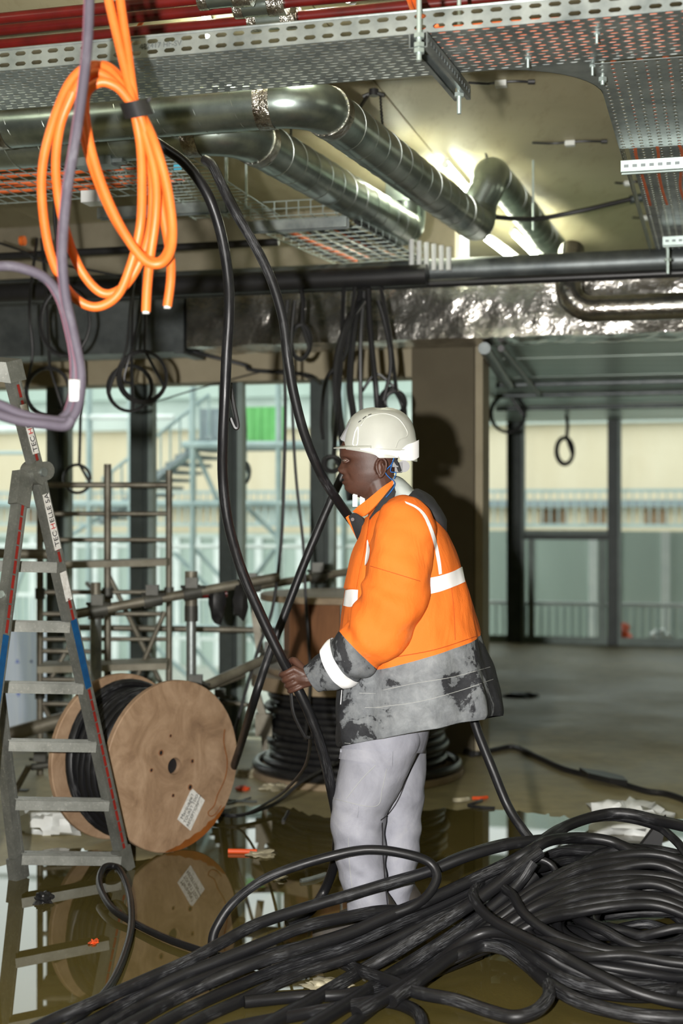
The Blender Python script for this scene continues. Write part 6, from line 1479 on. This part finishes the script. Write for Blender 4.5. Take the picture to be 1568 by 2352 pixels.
# boots (mostly behind the cables)
M['boot'] = simple('dark_work_boot', lin((46, 42, 38)), lin((64, 58, 50)), .7, 0, 20)
for (x, off, lift) in ((848, -.078, 0), (906, .072, 0)):
    c = MP(x, 2140, off); c.z = 0; b = MB(); rings = []
    for u, z0, z1, hw in cr([(.11, .02, .09, .030), (.08, .004, .15, .045), (.03, .004, .20, .05), (-.03, .004, .15, .05), (-.09, .004, .10, .052), (-.15, .004, .085, .05), (-.19, .012, .07, .03)], 4):
        rings.append([c+V((u, hw*sin(2*pi*k/24), (z0+z1)/2+(z1-z0)/2*cos(2*pi*k/24))) for k in range(24)])
    b.loft(rings); bo = b.build('boot', M['boot'], man, 0); bo.data.shade_smooth()
    b = MB(); b.prism([c+V((.115*cos(a)+(-.04 if cos(a) < 0 else 0)*1-.03, .052*sin(a), .003)) for a in [2*pi*k/24 for k in range(24)]], (0, 0, .02)); b.build('sole', M['plastic_black'], bo, 0)
# ------------------------------------------------------------------ helmet
M['helmet'] = simple('white_helmet_shell', lin((188, 190, 182)), lin((172, 173, 164)), .28, 0, 5, lo=.45, hi=.85)
hel = MB(); rings = []
hrow = [(1052, 1.00), (1046, 1.0), (1030, 1.0), (1010, .975), (990, .93), (972, .855), (958, .74), (948, .59), (941, .40), (938, .18)]
def hpt(f, py, a, infl=0):
    # shell centre and half lengths at the rim, pinched at the front
    c_, s2q = cos(a), sin(a); fx_, bx_ = 786+ (1-f)*6, 958-(1-f)*2
    cx_ = 870+(1-f)*2; half = (cx_-fx_ if c_ > 0 else bx_-cx_)
    x = cx_-half*f*c_; hw = .108*f*(1-.06*c_)
    ridge = .006*gs(s2q*hw, .018)*f
    y = py+ (-10*(c_) if py > 1025 else 0)*0
    q = MP(x, y, hw*s2q); return q
for py, f in cr(hrow, 5):
    R = []
    for k in range(72):
        a = 2*pi*k/72; q = hpt(f, py, a)
        if py > 1028:                              # front rim sits higher, rear rim lower
            c_ = cos(a); q = q+UP*(SCL*((py-1028)*.85*(max(c_, 0)**.5)))
            q = q-UP*(SCL*max(0, -c_-.55)*(py-1028)*.8)
        s2q = sin(a)
        q = q+UP*(.0045*gs(abs(hpt(f, py, a).y-D0)-.0, .016)*(1 if py < 1000 else 0))
        R.append(q)
    rings.append(R)
inner = [[V((MP(870, 0).x, D0, q.z))+ (q-V((MP(870, 0).x, D0, q.z)))*.955 for q in R] for R in rings[:12]]
hel.loft(inner[::-1]+rings); helo = hel.build('helmet', M['helmet'], man, 0); helo.data.shade_smooth()
# peak
rings = []
for k in range(25):
    a = radians(-78+156*k/24); q0 = hpt(1.0, 1030, a); ext = .030*max(0, cos(a))**.8
    d_ = V((-cos(a), sin(a)*.5, 0)).normalized()
    R = []
    for u, z in ((0, .006), (.5, .0025), (1, -.001), (1.03, -.003), (1, -.005), (.5, -.003), (0, 0)):
        R.append(q0+d_*(ext*u)+UP*(z-.0*u+.004))
    rings.append(R)
b = MB(); b.loft(rings, True, True); b.build('helmet_peak', M['helmet'], helo, 50)
# raised side panel edge, vents, band, clip
thel = bvh(helo)
def on_helm(pts, name, mat, r, lift=0):
    p3 = []
    for x, y in cr(pts, 8):
        ray = (MP(x, y)-V((0, 0, CAMH))).normalized(); h = thel.ray_cast(V((0, 0, CAMH)), ray)
        if h[0] is not None: p3.append(h[0]-ray*lift)
    if len(p3) > 1: b = MB(); b.tube(p3, r, 6); return b.build(name, mat, helo)
on_helm([(828, 978), (845, 958), (880, 950), (912, 960), (932, 985), (934, 1002), (915, 1012), (908, 1028)], 'shell_ridge', M['helmet'], .0026)
on_helm([(796, 1028), (830, 1030), (870, 1032), (925, 1033), (957, 1028)], 'rim_ridge', M['helmet'], .0024)
for a, c in (((823, 970), (829, 966)), ((833, 962), (841, 956)), ((845, 954), (853, 951))): on_helm([a, ((a[0]+c[0])/2, (a[1]+c[1])/2-.4), c], 'vent_slot', M['ink'], .0016, .0004)
laid([thel], [(827, 1028), (860, 1031), (900, 1035), (930, 1034), (934, 1022)], [(829, 1033), (860, 1040), (900, 1046), (918, 1056), (934, 1057)], 'reflective_rim_band', M['silver_clean'], lift=.004, parent=helo)
b = MB(); rr = []
for x, y0_, y1_ in cr([(918, 1036, 1056), (934, 1022, 1058), (950, 1016, 1057), (962, 1010, 1050)], 4):
    hw = .100*sqrt(max(0.02, 1-((x-868)/98)**2))*1.02+.006
    rr.append([MP(x, y0_, -hw), MP(x, y1_, -hw), MP(x, y1_, hw), MP(x, y0_, hw)])
b.loft(rr); b.build('helmet_rear_band', M['silver_clean'], helo, 30)
on_helm([(815, 992), (822, 982), (820, 1020), (810, 1020), (815, 992)], 'white_decal', M['silver_clean'], .002)
b = MB(); b.beam(MP(788, 1014, 0), MP(812, 970, 0), .06, .020, V((-1, 0, .6))); b.build('lamp_bracket', M['plastic_black'], helo, 0)
b = MB(); b.beam(MP(784, 1010, 0), MP(805, 973, 0), .054, .014, V((-1, 0, .6))); b.build('lamp_glass', simple('dark_lamp_glass', lin((52, 50, 42)), lin((20, 20, 19)), .5, 0), helo, 0)
# harness behind the head, blue cord, chin tabs
b = MB(); b.box(MP(906, 1066, 0), (.020, .12, .024)); b.box(MP(914, 1074, -.0), (.026, .07, .034)); b.build('headband_ratchet', M['plastic_black'], helo, 0)
b = MB(); b.cyl(MP(927, 1071, -.03), MP(927, 1071, .03), .02, 18); b.build('ratchet_knob', M['plastic_black'], helo)
b = MB(); b.tube(cr([MP(900, 1046, -.075), MP(910, 1062, -.06), MP(918, 1082, -.045)], 6), .006, 8); b.build('harness_strap', M['charcoal'], helo)
M['blue'] = simple('blue_cord', lin((40, 110, 190)), None, .5)
b = MB(); b.tube(cr([MP(905, 1050, -.085), MP(899, 1066, -.082), MP(885, 1083, -.084), MP(893, 1096, -.08), MP(904, 1105, -.085), MP(906, 1115, -.10), MP(895, 1132, -.115), MP(886, 1142, -.125)], 6), .0017, 6); b.build('earplug_cord', M['blue'], man)
b = MB(); b.tube(cr([MP(899, 1068, -.082), MP(897, 1083, -.075), MP(909, 1086, -.065), MP(905, 1100, -.078)], 6), .0017, 6); b.build('earplug_cord', M['blue'], man)
for x in (815, 832):
    b = MB(); b.box(MP(x, 1150, -.02), (.016, .006, .04)); b.blob(MP(x, 1136.5, -.02), (.008, .003, .006), 10, 6); b.build('chin_tab', M['helmet'], man, 40)
